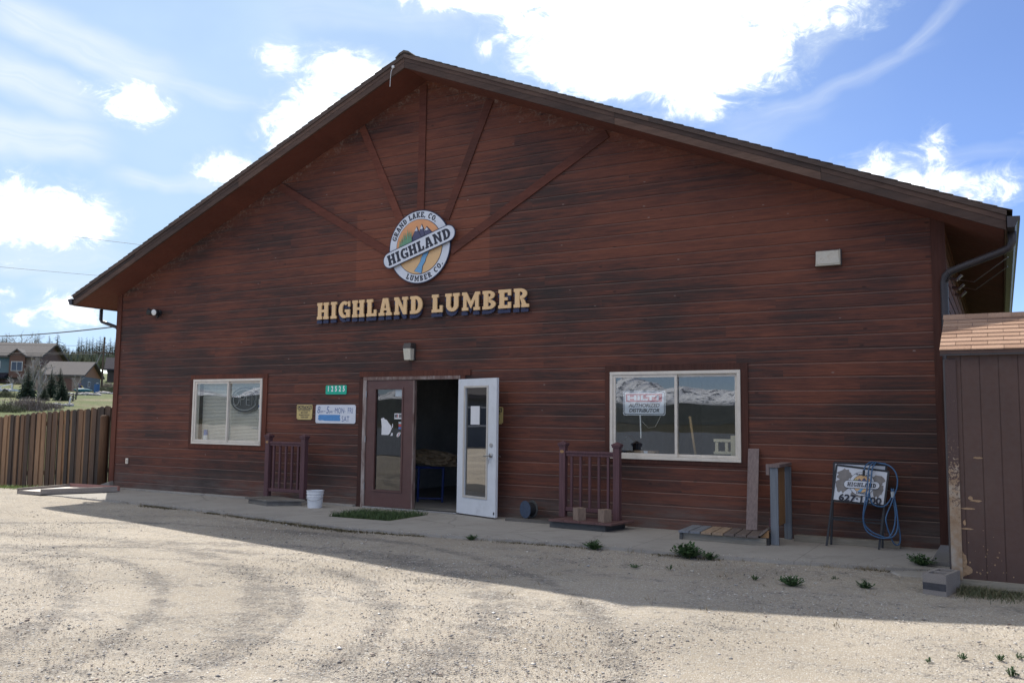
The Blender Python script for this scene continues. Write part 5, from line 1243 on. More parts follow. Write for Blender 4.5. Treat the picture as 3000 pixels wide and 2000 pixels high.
pts = []
for _ in range(90):
    cx_ = random.uniform(2.5, 15.0); 
    for _k in range(random.randint(4, 16)): pts.append((cx_ + random.gauss(0, .05), walk_y(min(cx_, 15)) - abs(random.gauss(.02, .05)), -.035))
for _ in range(26):
    cx_, cy_ = random.uniform(9.5, 15.4), random.uniform(-5.2, -2.3)
    for _k in range(random.randint(4, 12)): pts.append((cx_ + random.gauss(0, .035), cy_ + random.gauss(0, .03), -.035))
stuff(blades('dry_stems', pts, .015, .06, .0025, M_DRY, .9), 'sparse dry straw along the edge of the walk and on the gravel', 'dry grass')

# ---- weeds
def weed_mesh(seed, n_st, h, spread):
    q = random.Random(seed); m = MB()
    for _ in range(n_st):
        a = q.uniform(0, 2 * PI); t = q.uniform(.1, 1) * spread; tip = Vector((math.cos(a) * t, math.sin(a) * t, h * q.uniform(.45, 1.0) * (1 - .35 * t / spread))); b = Vector((math.cos(a) * .01, math.sin(a) * .01, 0))
        m.bar(b, tip, .004, .004)
        for k_ in range(7):
            p = b.lerp(tip, .25 + .75 * k_ / 6); la = q.uniform(0, 2 * PI); L = h * q.uniform(.20, .36); dv = Vector((math.cos(la), math.sin(la), q.uniform(.1, .8))).normalized(); sd = dv.cross(Vector((0, 0, 1))).normalized() * L * .28
            m.poly([p, p + dv * L * .5 + sd, p + dv * L, p + dv * L * .5 - sd], q.random())
    return m
WEEDS = [(9.927, -2.20, .09, .08, 26, 'low leafy weed at the walk edge right of the doorway'), (12.634, -2.03, .17, .20, 90, 'largest bushy weed, at the walk edge below the sample bench'), (12.87, -2.03, .10, .10, 28, 'small bushy weed beside the largest one'),
         (11.503, -2.04, .12, .14, 46, 'leafy weed at the walk edge below the right window'), (13.96, -3.12, .10, .14, 50, 'round green weed alone on the shaded gravel'), (14.56, -2.90, .09, .08, 24, 'lopsided weed on the shaded gravel left of the concrete block'), (14.92, -1.38, .12, .17, 50, 'dense weed growing on the walk beside the splash block'),
         (13.59, -3.0, .06, .06, 12, 'little weed left of the round one on the gravel'), (12.37, -2.94, .04, .12, 14, 'flat sparse weed on the shaded gravel below the bench'), (12.70, -2.85, .06, .05, 8, 'spindly weed sprig in the shaded gravel middle'), (14.24, -2.54, .04, .05, 7, 'tiny weed sprig between the round and lopsided weeds'),
         (15.63, -4.97, .04, .05, 12, 'bright low weed in sun, second from the right edge'), (15.69, -5.33, .065, .05, 11, 'upright weed in sun nearest the lower right corner'), (15.24, -5.27, .04, .03, 7, 'tiny sunlit sprout, leftmost of the sunny weeds'), (15.42, -5.07, .05, .045, 9, 'small sunlit weed in the middle of the sunny group'), (15.735, -4.86, .04, .04, 9, 'sunlit weed at the right edge of the picture')]
for i, (x, y, h, sp_, n_st, lab) in enumerate(WEEDS):
    w_ = weed_mesh(40 + i, n_st, h, sp_).build('weed', M_WEED, None, loc=(x, y, (0.0 if i == 6 else gz(x, y)))); tag(w_, lab, 'weed', 'weeds in the gravel')

# ================================================================== left edge: fence, panel, wires
fe = thing('picket_fence', 'weathered brown board fence running left from the store corner', 'fence')
pm = MB(); x = -.115; i = 0
while x > -11:
    w = random.uniform(.10, .145); yo = 0.09 if i % 2 else .115
    top = 1.648 + .061 * x + random.uniform(-.018, .018); zb_ = gz(x, .1) - .12
    a, b = x - w, x; tl_ = random.gauss(0, .007); yo += random.gauss(0, .004)
    pm.hexa([(a - tl_, yo, zb_), (b - tl_, yo, zb_), (b - tl_, yo + .02, zb_), (a - tl_, yo + .02, zb_), (a, yo, top - .03), (b, yo, top - .03), (b, yo + .02, top - .03), (a, yo + .02, top - .03)], r := random.random())
    pm.prism([(a, top - .03), (b, top - .03), (b - w * .25, top), (a + w * .25, top)], yo, yo + .02, r)
    x -= w * (.80 if i % 2 else .88); i += 1
pm.build('pickets', M_FENCE, fe)
one('rail', M_LOG, fe, lambda m: (m.bar((-.1, .155, 1.40), (-11, .155, .73), .04, .09), m.bar((-.1, .155, .35), (-11, .155, -.32), .04, .09)))
one('log_post', M_LOG, fe, lambda m: (m.tube([(-.30, .02, -.1), (-.30, .02, 1.40), (-.30, .02, 1.435), (-.30, .02, 1.455)], [.085, .08, .075, .05], 14)), smooth=True)

pn = thing('metal_tray_panel', 'shallow beige metal panel with raised edges lying by the fence', 'panel', (0, 0, 0))
A, B, C_, D_ = (-.20, -1.78), (.42, -1.72), (.98, -.50), (-.34, -.62)
def lerp2(p, q, t): return (p[0] + (q[0] - p[0]) * t, p[1] + (q[1] - p[1]) * t)
def slabq(m, P, z0, z1): m.hexa([(*p, z0) for p in P] + [(*p, z1) for p in P])
one('sheet', M_PANEL, pn, lambda m: slabq(m, (A, B, C_, D_), .045, .055))
def edge(m, p, q, z0, z1, w=.025):
    v = Vector((q[0] - p[0], q[1] - p[1], 0)).normalized(); s_ = Vector((-v.y, v.x, 0)) * w
    m.hexa([(p[0], p[1], z0), (q[0], q[1], z0), (q[0] + s_.x, q[1] + s_.y, z0), (p[0] + s_.x, p[1] + s_.y, z0), (p[0], p[1], z1), (q[0], q[1], z1), (q[0] + s_.x, q[1] + s_.y, z1), (p[0] + s_.x, p[1] + s_.y, z1)])
M_EDGESHADE = paint('panel_edge_shaded', (.26, .23, .205), .5, .08, 3)  # beige panel darkened: shade on its upright edges put into the colour
one('side_edge', M_EDGESHADE, pn, lambda m: edge(m, B, C_, .01, .105)); one('side_edge', M_EDGESHADE, pn, lambda m: edge(m, D_, A, .03, .10)); one('front_edge', M_EDGESHADE, pn, lambda m: edge(m, A, B, .0, .06)); one('back_edge', M_PANELRED, pn, lambda m: edge(m, C_, D_, .03, .115, .04))
tag(one('scrap_sheet', M_GREYWOOD, None, lambda m: m.hexa([(.12, -.36, .0), (.42, -.30, .0), (.40, -.20, .0), (.10, -.24, .0), (.02, -.36, .05), (.38, -.30, .16), (.37, -.20, .17), (.02, -.24, .06)])), 'bent grey scrap behind the beige panel at the store corner', 'scrap')
WIREM = plain('wire_black', (.045, .048, .055), .6)
def wire(p, q, sag, rad_, label):
    m = MB(); P = [Vector(p).lerp(Vector(q), t / 24) - Vector((0, 0, sag * 4 * (t / 24) * (1 - t / 24))) for t in range(25)]; m.tube(P, rad_, 5); tag(m.build('power_line', WIREM, None), label, 'power line', 'overhead lines at the left')
wire(at(-250, 632, 30), at(470, 724, 34), .02, .008, 'uppermost thin power line crossing the sky at the left')
wire(at(-250, 758, 30), at(420, 818, 34), .02, .007, 'middle power line crossing the sky above the left eave')
wire(at(-300, 968, 40), at(420, 946, 20), .30, .017, 'thick sagging cable just above the far pines')
wire(at(-300, 1003, 96), at(420, 1013, 96), .10, .022, 'thin line running behind the house ridge')
wire(at(-300, 1028, 95), at(297, 1031, 95), .15, .026, 'pale upper line of the pair on the utility pole')
wire(at(-300, 1033, 95), at(299, 1036, 95), .15, .026, 'pale lower line of the pair on the utility pole')

# ================================================================== beyond the fence
def house_mats():
    return dict(roof=shingle_mat('grey_shingle', (.10, .092, .09), (.135, .125, .12), (.165, .155, .15)), teal=paint('teal_siding', (.13, .19, .20), .7, .08, 2), brown=paint('brown_siding', (.155, .085, .060), .8, .12, 2), orange=paint('cedar_gable', (.32, .15, .072), .8, .12, 2),
                blue=paint('slate_blue_siding', (.125, .14, .15), .7, .1, 2), tan=paint('tan_siding', (.28, .21, .165), .8, .1, 2), frame=paint('pale_window_frame', (.55, .55, .52), .5, .05), pane=paint('dark_window', (.045, .06, .09), .15, .1), porch=paint('porch_roof', (.035, .033, .042), .9, .1, spec=.1), green=paint('green_metal_roof', (.30, .52, .44), .35, .1, 2), dark=paint('dark_timber', (.06, .05, .045), .8, .2, 2))
HM = house_mats()
def gable_roof(parent, x0, x1, dep, ez_, rz__, over, mat, th=.22):
    m = MB(); s = (rz__ - ez_) / (dep / 2)
    for a, b in ((-over, dep / 2), (dep + over, dep / 2)):
        za_ = ez_ - s * over; p = [(x0 - over, a, za_), (x1 + over, a, za_), (x1 + over, b, rz__), (x0 - over, b, rz__)]
        m.hexa(p + [(q[0], q[1], q[2] + th) for q in p] if a < b else [p[3], p[2], p[1], p[0]] + [(q[0], q[1], q[2] + th) for q in (p[3], p[2], p[1], p[0])])
    return m.build('roof', mat, parent)
A1 = math.atan2(.630, .776)
p0 = at(107, 1148, 105); hz0 = p0.z - .5
h1 = thing('teal_house', 'teal two-storey house with grey roof beyond the fence', 'house', (p0.x, p0.y, hz0), A1)
EZ, RZ, DP = 4.75, 6.55, 9.2
bx('wall', HM['teal'], h1, -16, -2.85, 0, DP, 0, EZ); bx('wall', HM['tan'], h1, -2.84, 0, 0.01, DP, 0, EZ)
one('gable_wall', HM['brown'], h1, lambda m: m.poly([(.03, 0, 0), (.03, DP, 0), (.03, DP, EZ), (.03, DP / 2, RZ), (.03, 0, EZ)]))
gable_roof(h1, -16, .1, DP, EZ, RZ, .45, HM['roof'])
do = MB(); do.box(-3.05, -1.35, -.5, .0, 2.2, EZ + .05); do.prism([(-3.05, EZ + .051), (-1.35, EZ + .051), (-2.2, EZ + .75)], -.5, 3); dorm = do.build('dormer', HM['brown'], h1)
one('dormer_roof', HM['roof'], dorm, lambda m: (m.prism([(-2.2, EZ + .77), (-3.25, EZ - .08), (-3.25, EZ + .06), (-2.2, EZ + .92)], -.75, 3.0), m.prism([(-2.2, EZ + .77), (-1.15, EZ - .08), (-1.15, EZ + .06), (-2.2, EZ + .92)], -.75, 3.0)))
def hwin(parent, x0, x1, y, z0, z1, bars=1):
    f = bx('window', HM['frame'], parent, x0 - .08, x1 + .08, y - .06, y - .001, z0 - .08, z1 + .08)
    n = bars + 1; w = (x1 - x0 - .07 * bars) / n
    for i in range(n): bx('pane', HM['pane'], f, x0 + i * (w + .07), x0 + i * (w + .07) + w, y - .075, y - .061, z0, z1)
hwin(h1, -2.75, -1.62, -.5, 3.05, 4.05, 1); hwin(h1, -5.2, -4.25, 0, 3.35, 4.1, 0)
one('porch_roof', HM['porch'], h1, lambda m: m.hexa([(-16, -1.6, 2.05), (-3.1, -1.6, 2.05), (-3.1, -.01, 2.5), (-16, -.01, 2.5), (-16, -1.6, 2.3), (-3.1, -1.6, 2.3), (-3.1, -.01, 2.75), (-16, -.01, 2.75)]))
bx('lower_wall', HM['brown'], h1, -16, -2.9, -.04, -.002, 0, 2.0); bx('porch_post', HM['dark'], h1, -5.3, -5.1, -1.5, -1.3, 0, 2.05)
bx('wall', HM['tan'], h1, -1.3, -.05, -.03, .0, 0.0, 2.2)
p1 = at(236, 1150, 90)
h2 = thing('garage_house', 'small grey-roofed garage with orange cedar gable behind the spruces', 'garage', (p1.x, p1.y, p1.z - .4), A1)
EZ2, RZ2, D2 = 2.2, 3.62, 6.6
bx('wall', HM['tan'], h2, -5.2, 0, 0, D2, 0, EZ2)
bx('gable_base', HM['blue'], h2, .001, .03, 0, D2, 0, EZ2 - .1); one('gable_wall', HM['orange'], h2, lambda m: m.poly([(.04, -.02, EZ2 - .1), (.04, D2 + .02, EZ2 - .1), (.04, D2, EZ2), (.04, D2 / 2, RZ2), (.04, 0, EZ2)]))
gable_roof(h2, -3.9, .1, D2, EZ2, RZ2, .3, HM['roof'], .16)
bx('garage_door', HM['brown'], h2, -2.4, -.9, -.03, -.001, 0.4, 1.9); one('wall', HM['tan'], h2, lambda m: m.box(-.85, -.02, -.02, -.001, .4, 2.0))
for y in (2.1, 5.0):
    f = bx('window', HM['frame'], h2, .031, .06, y, y + .8, 1.05, 1.65); bx('pane', HM['pane'], f, .061, .07, y + .12, y + .68, 1.13, 1.57)
p2 = at(272, 1082, 150)
h3 = thing('green_roofed_cabin', 'pale green metal roof glimpsed behind the utility pole', 'cabin', (p2.x - 6, p2.y + 2, p2.z - 4.4), A1)
bx('wall', HM['dark'], h3, 0, 9, 0, 6, 0, 3); gable_roof(h3, 0, 9, 6, 3, 4.6, .5, HM['green'])
p3 = at(338, 1085, 120)
h4 = thing('dark_cabin', 'dark gabled cabin half hidden by the store corner', 'cabin', (p3.x, p3.y, p3.z - 2.2), A1 + .2)
bx('wall', HM['dark'], h4, -1.0, 6, 0, 5, 0, 2.4); gable_roof(h4, -1.0, 6, 5, 2.4, 3.9, .4, HM['porch'])

M_BARK = paint('grey_bark', (.22, .21, .19), .85, .2, 3); M_PBARK = paint('pine_bark', (.12, .085, .06), .9, .2, 3)
M_SPRUCE = leaf_mat('spruce_needles', (.018, .036, .020), (.055, .085, .042)); M_PINEF = leaf_mat('pine_needles', (.030, .048, .026), (.085, .105, .055)); M_TWIG = leaf_mat('bare_twig', (.22, .20, .18), (.42, .39, .35))
M_BRUSH = leaf_mat('brush_twig', (.12, .10, .085), (.24, .20, .175)); M_OLIVE = leaf_mat('olive_brush', (.075, .085, .040), (.16, .165, .085))
def conifer(name, h, rbase, seed, leafm, group, label, loc, layers=22, per=13, z0=.06, ragged=.35, power=1.0, cat='tree'):
    q = random.Random(seed); t = thing(name, label, cat, loc, q.uniform(0, 6), group)
    one('trunk', M_PBARK, t, lambda m: m.tube([(0, 0, -.3), (0, 0, h * .5), (0, 0, h * .97)], [h * .018 + .03, h * .011 + .015, .01], 6))
    m = MB()
    for i in range(layers):
        f = i / (layers - 1); z = h * (z0 + (1 - z0) * f); rr_ = rbase * (1 - f) ** power + .02 * h * (1 - f * .6)
        for k_ in range(max(4, int(per * (1 - .55 * f)))):
            a = q.uniform(0, 2 * PI); L = rr_ * q.uniform(1 - ragged, 1.12); dirv = Vector((math.cos(a), math.sin(a), 0)); side = Vector((-math.sin(a), math.cos(a), 0)); drop = -.22 * L + q.uniform(-.1, .12) * h * .06
            b = dirv * L * .08 + Vector((0, 0, z)); r0 = q.random()
            nseg = 4
            for s_ in range(nseg):
                u0, u1 = s_ / nseg, (s_ + 1) / nseg; w = L * .20 * (1 - u0 * .75) * q.uniform(.7, 1.25)
                c0 = b + dirv * L * u0 + Vector((0, 0, drop * u0 ** 1.4)); c1 = b + dirv * L * u1 + Vector((0, 0, drop * u1 ** 1.4))
                for sg_ in (-1, 1):
                    tipp = c1 + side * sg_ * w + Vector((0, 0, -w * q.uniform(.1, .7))); m.poly([c0, c1, tipp], min(1, max(0, r0 * .5 + q.random() * .5)))
                m.poly([c0 + Vector((0, 0, -.02 * h * (1 - f))), c1, c0 + Vector((0, 0, .03 * h * (1 - f * .7)))], q.random())
    m.build('crown', leafm, t); return t
def bare_tree(name, h, seed, label, loc, depth=5, spread=.55, trunks=1, group=None, cat='tree', thick=1.0):
    q = random.Random(seed); t = thing(name, label, cat, loc, 0, group); tm, cm = MB(), MB()
    def grow(p, d, L, r, lev):
        mid = p + d * L * .5 + Vector((q.uniform(-1, 1), q.uniform(-1, 1), 0)) * L * .05; e = p + d * L
        (tm if lev == 0 else cm).tube([p, mid, e], [r, r * .85, r * .68], 5 if lev < 2 else 3, caps=False)
        if lev >= depth: return
        for k_ in range(q.choice((2, 3, 3)) if lev else 5):
            f = q.uniform(.35, 1.0) if lev else q.uniform(.3, 1.0); a = q.uniform(0, 2 * PI); u = d.orthogonal().normalized(); v = d.cross(u); nd = (d * 1.0 + (u * math.cos(a) + v * math.sin(a)) * q.uniform(.45, 1.0) * spread * 1.7 + Vector((0, 0, .25))).normalized()
            grow(p + d * L * f, nd, L * q.uniform(.42, .62), r * .55, lev + 1)
    for k_ in range(trunks):
        grow(Vector((q.uniform(-.3, .3) * (trunks > 1), q.uniform(-.3, .3) * (trunks > 1), -.2)), Vector((q.uniform(-.12, .12), q.uniform(-.12, .12), 1)).normalized(), h * q.uniform(.5, .62), h * .016 * thick, 0)
    tm.build('trunk', M_BARK, t); cm.build('branches', M_TWIG, t); return t
def on_hill(px, py, d): p = at(px, py, d); return Vector((p.x, p.y, gz(p.x, p.y)))
def fit(px, top, bot, d): return (bot - top) * d / F_PX
# garden spruces: px, top y, bottom y, half width px, distance
for i, (px, ty, by, hw, d, lab) in enumerate(((79, 1070, 1178, 21, 58, 'dark young spruce, leftmost of the garden group'), (148, 1084, 1172, 19, 62, 'shaggy spruce in the middle of the garden group'), (173, 1075, 1168, 15, 66, 'tall narrow spruce behind the rightmost one'), (181, 1106, 1183, 19, 56, 'broad spruce, rightmost of the garden group'), (128, 1130, 1185, 14, 55, 'small olive spruce in front of the bare aspens'))):
    p = on_hill(px, by, d); h = fit(px, ty, by, d)
    top = at(px, ty, d).z; h = top - p.z
    conifer('spruce_tree', h, hw * 1.3 * d / F_PX, 100 + i, M_SPRUCE if i != 4 else M_PINEF, 'garden spruces beyond the fence', lab, tuple(p), 30, 20, .02, .3, .78)
for i, (px, ty, by, d, tr_n, lab) in enumerate(((112, 1028, 1172, 64, 3, 'largest bare pale aspen before the teal house'), (36, 1085, 1150, 80, 1, 'small bare tree before the porch of the teal house'), (227, 1085, 1158, 72, 1, 'slim bare tree before the orange garage gable'), (62, 1070, 1150, 78, 2, 'thin bare saplings left of the large aspen'))):
    p = on_hill(px, by, d); h = at(px, ty, d).z - p.z
    bare_tree('aspen_tree', h, 200 + i, lab, tuple(p), 5 if i == 0 else 4, .6, tr_n, 'bare aspens beyond the fence', thick=2.4 if i == 0 else 2.0)
for i, (px, ty, d) in enumerate(((10, 955, 130), (70, 945, 140))):
    p = on_hill(px, 1010, d); bare_tree('bare_tree', at(px, ty, d).z - p.z, 230 + i, ('bare twiggy tree above the teal roof at the left edge', 'faint bare tree above the teal roof, further right')[i], tuple(p), 5, .5, 2, 'bare trees above the roof', thick=.7)
# skyline conifers
SKY = [(8, 985, 15, 190), (20, 983, 12, 190), (62, 996, 9, 220), (72, 998, 9, 225), (105, 978, 5, 230), (115, 977, 8, 230), (146, 980, 6, 240), (153, 997, 6, 230), (170, 976, 11, 215), (186, 1006, 9, 230), (191, 1005, 7, 232), (214, 1020, 6, 240), (232, 985, 5, 225), (240, 987, 7, 225), (255, 986, 6, 240), (263, 990, 6, 228), (273, 985, 6, 225), (284, 992, 7, 232), (294, 984, 8, 228), (305, 982, 8, 226), (325, 987, 7, 232), (338, 990, 7, 230), (352, 984, 9, 230), (202, 1014, 7, 215), (220, 1032, 7, 205), (246, 1012, 7, 220), (278, 1015, 7, 215), (312, 1012, 8, 215), (330, 1015, 8, 215), (178, 1012, 7, 200), (163, 1016, 7, 205), (196, 1032, 6, 190), (236, 1030, 7, 200), (262, 1030, 7, 198), (290, 1032, 8, 196), (318, 1030, 8, 198)]
protos = [conifer('lodgepole_pine', 10, 1.5, 300 + i, M_PINEF, 'pines along the skyline', 'slim dark pine in the row on the skyline behind the houses', (0, 0, -300), 20, 9, .22, .5, .7) for i in range(4)]
used = set()
for i, (px, ty, hw, d) in enumerate(SKY):
    a = at(px, ty, d); zb = gz(a.x, a.y); h = max(3, a.z - zb); s = h / 10; pr = protos[i % 4]
    if i % 4 in used: o = dup(pr, (a.x, a.y, zb), i * 1.7)
    else: o = pr; used.add(i % 4); o.location = (a.x, a.y, zb)
    o.scale = (hw * d / F_PX / .62, hw * d / F_PX / .62, s)
wd = MB(); q = random.Random(9)                          # the mixed slope below the skyline pines
for _ in range(1500):
    px = q.uniform(-60, 380); d = q.uniform(160, 205); a = at(px, 1050, d); z = gz(a.x, a.y); h = q.uniform(1.5, 3.6); w = q.uniform(.4, 1.0); an = q.uniform(0, PI)
    for r_2 in range(3):
        zz = z + h * r_2 * .28; ww = w * (1 - r_2 * .25); ca, sa = math.cos(an + r_2), math.sin(an + r_2)
        wd.poly([(a.x - ca * ww, a.y - sa * ww, zz), (a.x + ca * ww, a.y + sa * ww, zz + .3), (a.x + q.uniform(-.3, .3), a.y, zz + h * .48)], q.random())
stuff(wd.build('far_woodland', M_OLIVE, None), 'grey-green mixed wood on the slope behind the houses', 'woodland')
# utility pole
pp = on_hill(297, 1139, 95); top = at(301, 986, 95)
up_ = thing('utility_pole', 'brown wooden utility pole beside the garage', 'utility pole', tuple(pp))
one('pole', M_PBARK, up_, lambda m: m.tube([(0, 0, -.3), (.05, .05, top.z - pp.z)], [.12, .085], 8)); one('crossarm', M_PBARK, up_, lambda m: m.bar((-.5, -.8, top.z - pp.z - 1.7), (.5, .8, top.z - pp.z - 1.7), .12, .12))
one('guy_pole', M_BARK, up_, lambda m: m.tube([(-.55, -.85, 1.9), (-.02, -.02, 4.6)], .06, 6))
# brush, rocks
def brush(px, by, d, w, h, mat, label, seed, n_=420):
    p = on_hill(px, by, d); q = random.Random(seed); m = MB()
    for _ in range(n_):
        x, y = q.gauss(0, w * .38), q.gauss(0, w * .25); a = q.uniform(0, 2 * PI); hh = h * q.uniform(.35, 1) * math.exp(-(x / w) ** 2); ln = q.uniform(.1, .5) * hh; ww = q.uniform(.012, .03)
        b = Vector((x, y, gz(p.x + x, p.y + y) - p.z - .05)); t = b + Vector((math.cos(a) * ln, math.sin(a) * ln, hh)); s = Vector((-math.sin(a), math.cos(a), 0)) * ww
        m.poly([b - s, b + s, t], q.random())
        for _k in range(2): c = b.lerp(t, q.uniform(.4, .9)); e = c + Vector((q.uniform(-1, 1), q.uniform(-1, 1), .8)) * hh * .3; m.poly([c - s * .7, c + s * .7, e], q.random())
    tag(m.build('brush_clump', mat, None, loc=tuple(p)), label, 'bush', 'bare brush beyond the fence')
brush(85, 1198, 46, 1.9, .75, M_BRUSH, 'wide clump of bare purple-grey brush at the foot of the spruces', 1, 900)
brush(20, 1205, 44, 1.2, .5, M_OLIVE, 'olive brush above the fence at the left edge', 2)
brush(150, 1195, 48, .9, .35, M_BRUSH, 'small bare brush right of the wide grey clump', 3)
brush(15, 1182, 60, 1.2, .6, M_OLIVE, 'olive shrub in front of the white trailer', 4)
brush(315, 1130, 88, 1.6, .8, M_OLIVE, 'grey-green brush on the bank right of the garage', 5, 600)
brush(322, 1112, 100, 2.2, 1.0, M_BRUSH, 'bare brush on the bank below the dark cabin', 6, 600)
M_ROCK = paint('pale_rock', (.40, .38, .36), .9, .25, 1.2, bump=.5)
def rock_mesh(seed):
    q = random.Random(seed); bm = bmesh.new(); bmesh.ops.create_icosphere(bm, subdivisions=2, radius=1)
    for v in bm.verts: v.co *= q.uniform(.78, 1.15); v.co.z *= .62
    me = bpy.data.meshes.new('boulder'); bm.to_mesh(me); bm.free(); me.materials.append(M_ROCK); return me
RM = [rock_mesh(i) for i in range(4)]
def rock(px, py, d, s, label, grp):
    p = on_hill(px, py, d); o = bpy.data.objects.new('boulder', RM[random.randrange(4)]); COL.objects.link(o); o.location = (p.x, p.y, p.z + s * .25); o.scale = (s, s * random.uniform(.7, 1.1), s * random.uniform(.7, 1)); o.rotation_euler = (0, 0, random.uniform(0, 6)); tag(o, label, 'boulder', grp)
for i in range(15): rock(196 + i * 6.6, 1158 - i * .5 + random.uniform(-2, 2), 74, random.uniform(.16, .34), 'pale boulder in the row below the garage', 'boulders below the garage')
for i in range(12): rock(150 + i * 5 + random.uniform(-2, 2), 1186 + random.uniform(-6, 10), 50, random.uniform(.10, .24), 'pale rock in the heap behind the fence', 'rocks behind the fence')
for i in range(7): rock(285 + i * 7, 1140 + random.uniform(-3, 2), 82, random.uniform(.18, .36), 'pale rock on the bank right of the garage', 'rocks right of the garage')
for i in range(8): rock(2 + i * 6, 1146 + random.uniform(-1, 2), 84, random.uniform(.16, .28), 'pale rock edging before the teal house', 'rocks before the teal house')
# little pole fence in the grass
M_RAILS = paint('dark_rail', (.07, .06, .05), .85, .2, 5)
pf = thing('pole_fence', 'short dark rail fence across the grass behind the picket fence', 'fence')
pa, pb = on_hill(203, 1186, 52), on_hill(222, 1170, 60)
for i in range(3): c = pa.lerp(pb, i / 2); one('post', M_RAILS, pf, lambda m: m.tube([(c.x, c.y, c.z - .2), (c.x, c.y, gz(c.x, c.y) + .5)], .05, 6))
one('rail', M_RAILS, pf, lambda m: (m.bar((pa.x, pa.y, gz(pa.x, pa.y) + .42), (pb.x, pb.y, gz(pb.x, pb.y) + .42), .05, .05), m.bar((pa.x, pa.y, gz(pa.x, pa.y) + .2), (pb.x, pb.y, gz(pb.x, pb.y) + .2), .05, .05)))
pc = on_hill(200, 1188, 50); tag(one('white_stake', M_PAPER, None, lambda m: m.bar((0, 0, -.1), (.12, .05, .55), .08, .04), loc=tuple(pc)), 'leaning white stake at the end of the dark rail fence', 'stake')
# trailer
tl = on_hill(22, 1168, 70)
tz = thing('utility_trailer', 'white low utility trailer with raised rail at the left edge', 'trailer', (tl.x, tl.y, tl.z), A1 - .25)
bx('bed', M_WHITE, tz, -1.1, .75, -.5, .5, .22, .36); one('rail', M_WHITE, tz, lambda m: (m.bar((-1.1, -.5, .42), (.65, -.5, .80), .07, .07), m.bar((.65, -.5, .3), (.65, -.5, .80), .06, .06), m.bar((-.3, -.5, .3), (-.3, -.5, .6), .05, .05)))
for x in (-.55, .15): one('wheel', M_BLACK, tz, lambda m: m.cyl((x, -.62, .2), (x, -.5, .2), .2, n=14))
# small yard clutter by the garage
pj = on_hill(243, 1146, 86)
kl = thing('yard_kayak', 'dark teal kayak lying by the garage gable', 'kayak', (pj.x, pj.y, pj.z + .12), A1 + 1.1); one('hull', paint('teal_plastic', (.03, .14, .15), .4, .1), kl, lambda m: m.tube([(-1.2, 0, .12), (-.7, 0, .05), (0, 0, .03), (.7, 0, .05), (1.2, 0, .12)], [.03, .2, .26, .2, .03], 10), smooth=True)
pj = on_hill(283, 1146, 86); kb = thing('blue_barrel', 'bright blue barrel against the garage gable', 'barrel', (pj.x, pj.y, pj.z)); one('drum', paint('barrel_blue', (.03, .10, .25), .5, .1), kb, lambda m: m.cyl((0, 0, 0), (0, 0, .85), .26, n=14))
pj = on_hill(234, 1144, 87); kb = thing('toy_slide', 'small purple and yellow play slide by the garage', 'slide', (pj.x, pj.y, pj.z)); one('frame', paint('toy_purple', (.06, .045, .16), .5, .1), kb, lambda m: m.box(-.15, .15, -.15, .15, 0, .8)); one('chute', paint('toy_yellow', (.30, .22, .03), .5, .1), kb, lambda m: m.bar((.15, 0, .7), (.6, .2, .05), .18, .05))

# ================================================================== across the road (mirrored in the glass)
rd = MB(); 
for i in range(60): x0, x1 = -400 + i * 14, -400 + (i + 1) * 14; rd.poly([(x0, -92, .03), (x1, -92, .03), (x1, -13.5 - .9 * max(0, -x1 - 5), .03), (x0, -13.5 - .9 * max(0, -x0 - 5), .03)] if -5 - x0 < 85 else [(x0, -92, .03), (x1, -92, .03), (x1, -90, .03), (x0, -90, .03)])
structure(rd.build('road', paint('asphalt', (.105, .115, .130), .8, .12, 1.5), None))
def ridge(name, y, x0, x1, n, hf, mat, depth):
    m = MB(); q = np.linspace(x0, x1, n); rows = 12
    H = [[(x + (hash((i, r_2)) % 100 - 50) * .01 * (x1 - x0) / n, y - depth * r_2 / (rows - 1), hf(x, r_2 / (rows - 1))) for i, x in enumerate(q)] for r_2 in range(rows)]
    for a, b in zip(H, H[1:]):
        for i in range(n - 1): m.poly([a[i], a[i + 1], b[i + 1], b[i]])
    return structure(m.build(name, mat, None, smooth=True))
def fbm(x, seed, base): return sum(math.sin(x / (base * .5 ** o) + seed * (o + 1) * 1.7) * .5 ** o for o in range(6))
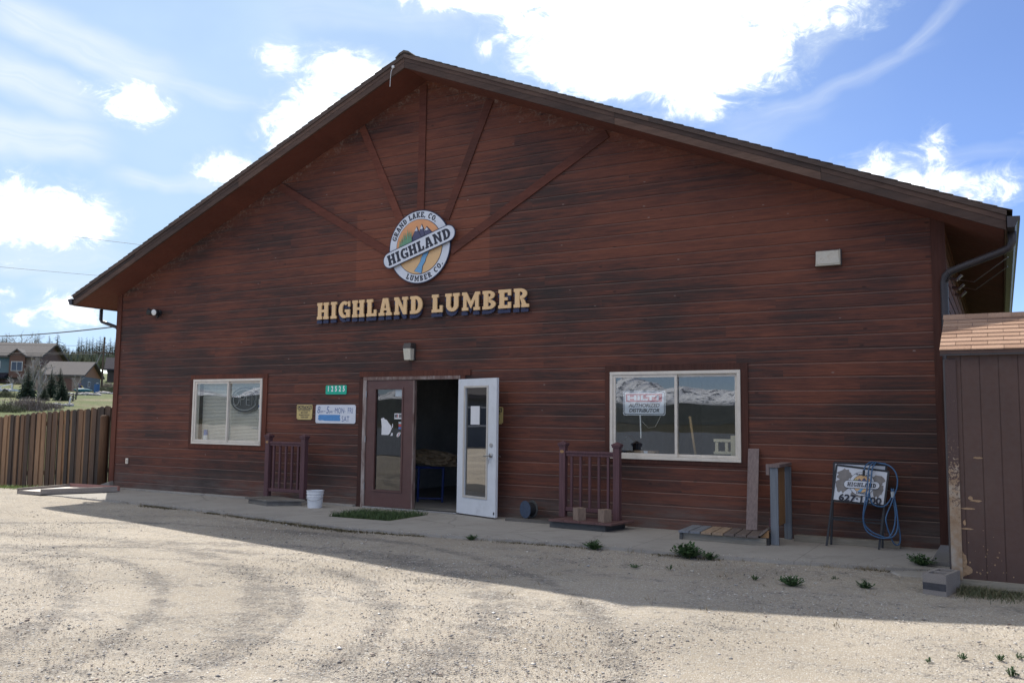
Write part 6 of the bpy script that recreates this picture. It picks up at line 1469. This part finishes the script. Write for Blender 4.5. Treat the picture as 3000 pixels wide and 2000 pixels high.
def mountain_mat():
    m, T, b, o = new_mat('snowy_mountain'); c = coords(T); x, y, z = T.sep(c)
    n = T.noise(T.comb(T.mul(x, .05), T.mul(y, .03), T.mul(z, .03)), 1.0, 9, .72); s = T.smooth(T.add(z, T.mul(T.sub(n, .5), 60)), 34, 56)
    T.set(b.inputs['Base Color'], T.mix(s, T.ramp(n, [(.3, (.035, .05, .06)), (.7, (.07, .085, .10))]), T.mix(T.smooth(n, .5, .62), (.75, .78, .84, 1), (.14, .16, .20, 1)))); b.inputs['Roughness'].default_value = .9; return m
ridge('mountains', -1900, -2900, 300, 1000, lambda x, t: (88 + 20 * fbm(x, 2.1, 100)) * math.sin(PI * min(1, .02 + t * .98)) + 9 * fbm(x + 700 * t, 4, 45) * t - 3, mountain_mat(), 700)
def wood_mat():
    m, T, b, o = new_mat('wooded_hill'); c = coords(T); n = T.noise(c, .12, 8, .75); T.set(b.inputs['Base Color'], T.ramp(n, [(.35, (.014, .020, .021)), (.55, (.028, .036, .034)), (.7, (.055, .056, .046))])); b.inputs['Roughness'].default_value = .95; return m
ridge('hills', -330, -1500, 500, 220, lambda x, t: (7.0 + 6.5 * max(0, min(1, (-60 - x) / 300)) + 2.2 * fbm(x, 1.2, 70) + 1.2 * fbm(x, 5, 9)) * math.sin(PI * min(1, .02 + t * .98)) - .5, wood_mat(), 160)
nb = thing('neighbour_building', 'low grey building with pale roof mirrored in the white door', 'building', (-22, -13.5, gz(-22, -13)), 0)
bx('wall', HM['blue'], nb, -5, 0, -2, 9, 0, 2.7)
m = MB()
for a, b in ((-.6, -2.5), (-5.6, -2.5)): pass
m.prism([(-5.7, 2.5), (-2.5, 4.3), (.7, 2.5), (.7, 2.7), (-2.5, 4.5), (-5.7, 2.7)], -2.6, 9.6); m.build('roof', HM['roof'], nb); one('gable_wall', HM['blue'], nb, lambda m: (m.prism([(-5, 2.701), (0, 2.701), (-2.5, 4.1)], -2, -1.9), m.prism([(-5, 2.701), (0, 2.701), (-2.5, 4.1)], 8.9, 9)))
for y in (.5, 5.5): f = bx('window', HM['frame'], nb, .001, .05, y, y + 1.6, 1.0, 2.1); bx('pane', HM['pane'], f, .051, .06, y + .1, y + 1.5, 1.1, 2.0)
bpy.data.objects.remove(_scratch)
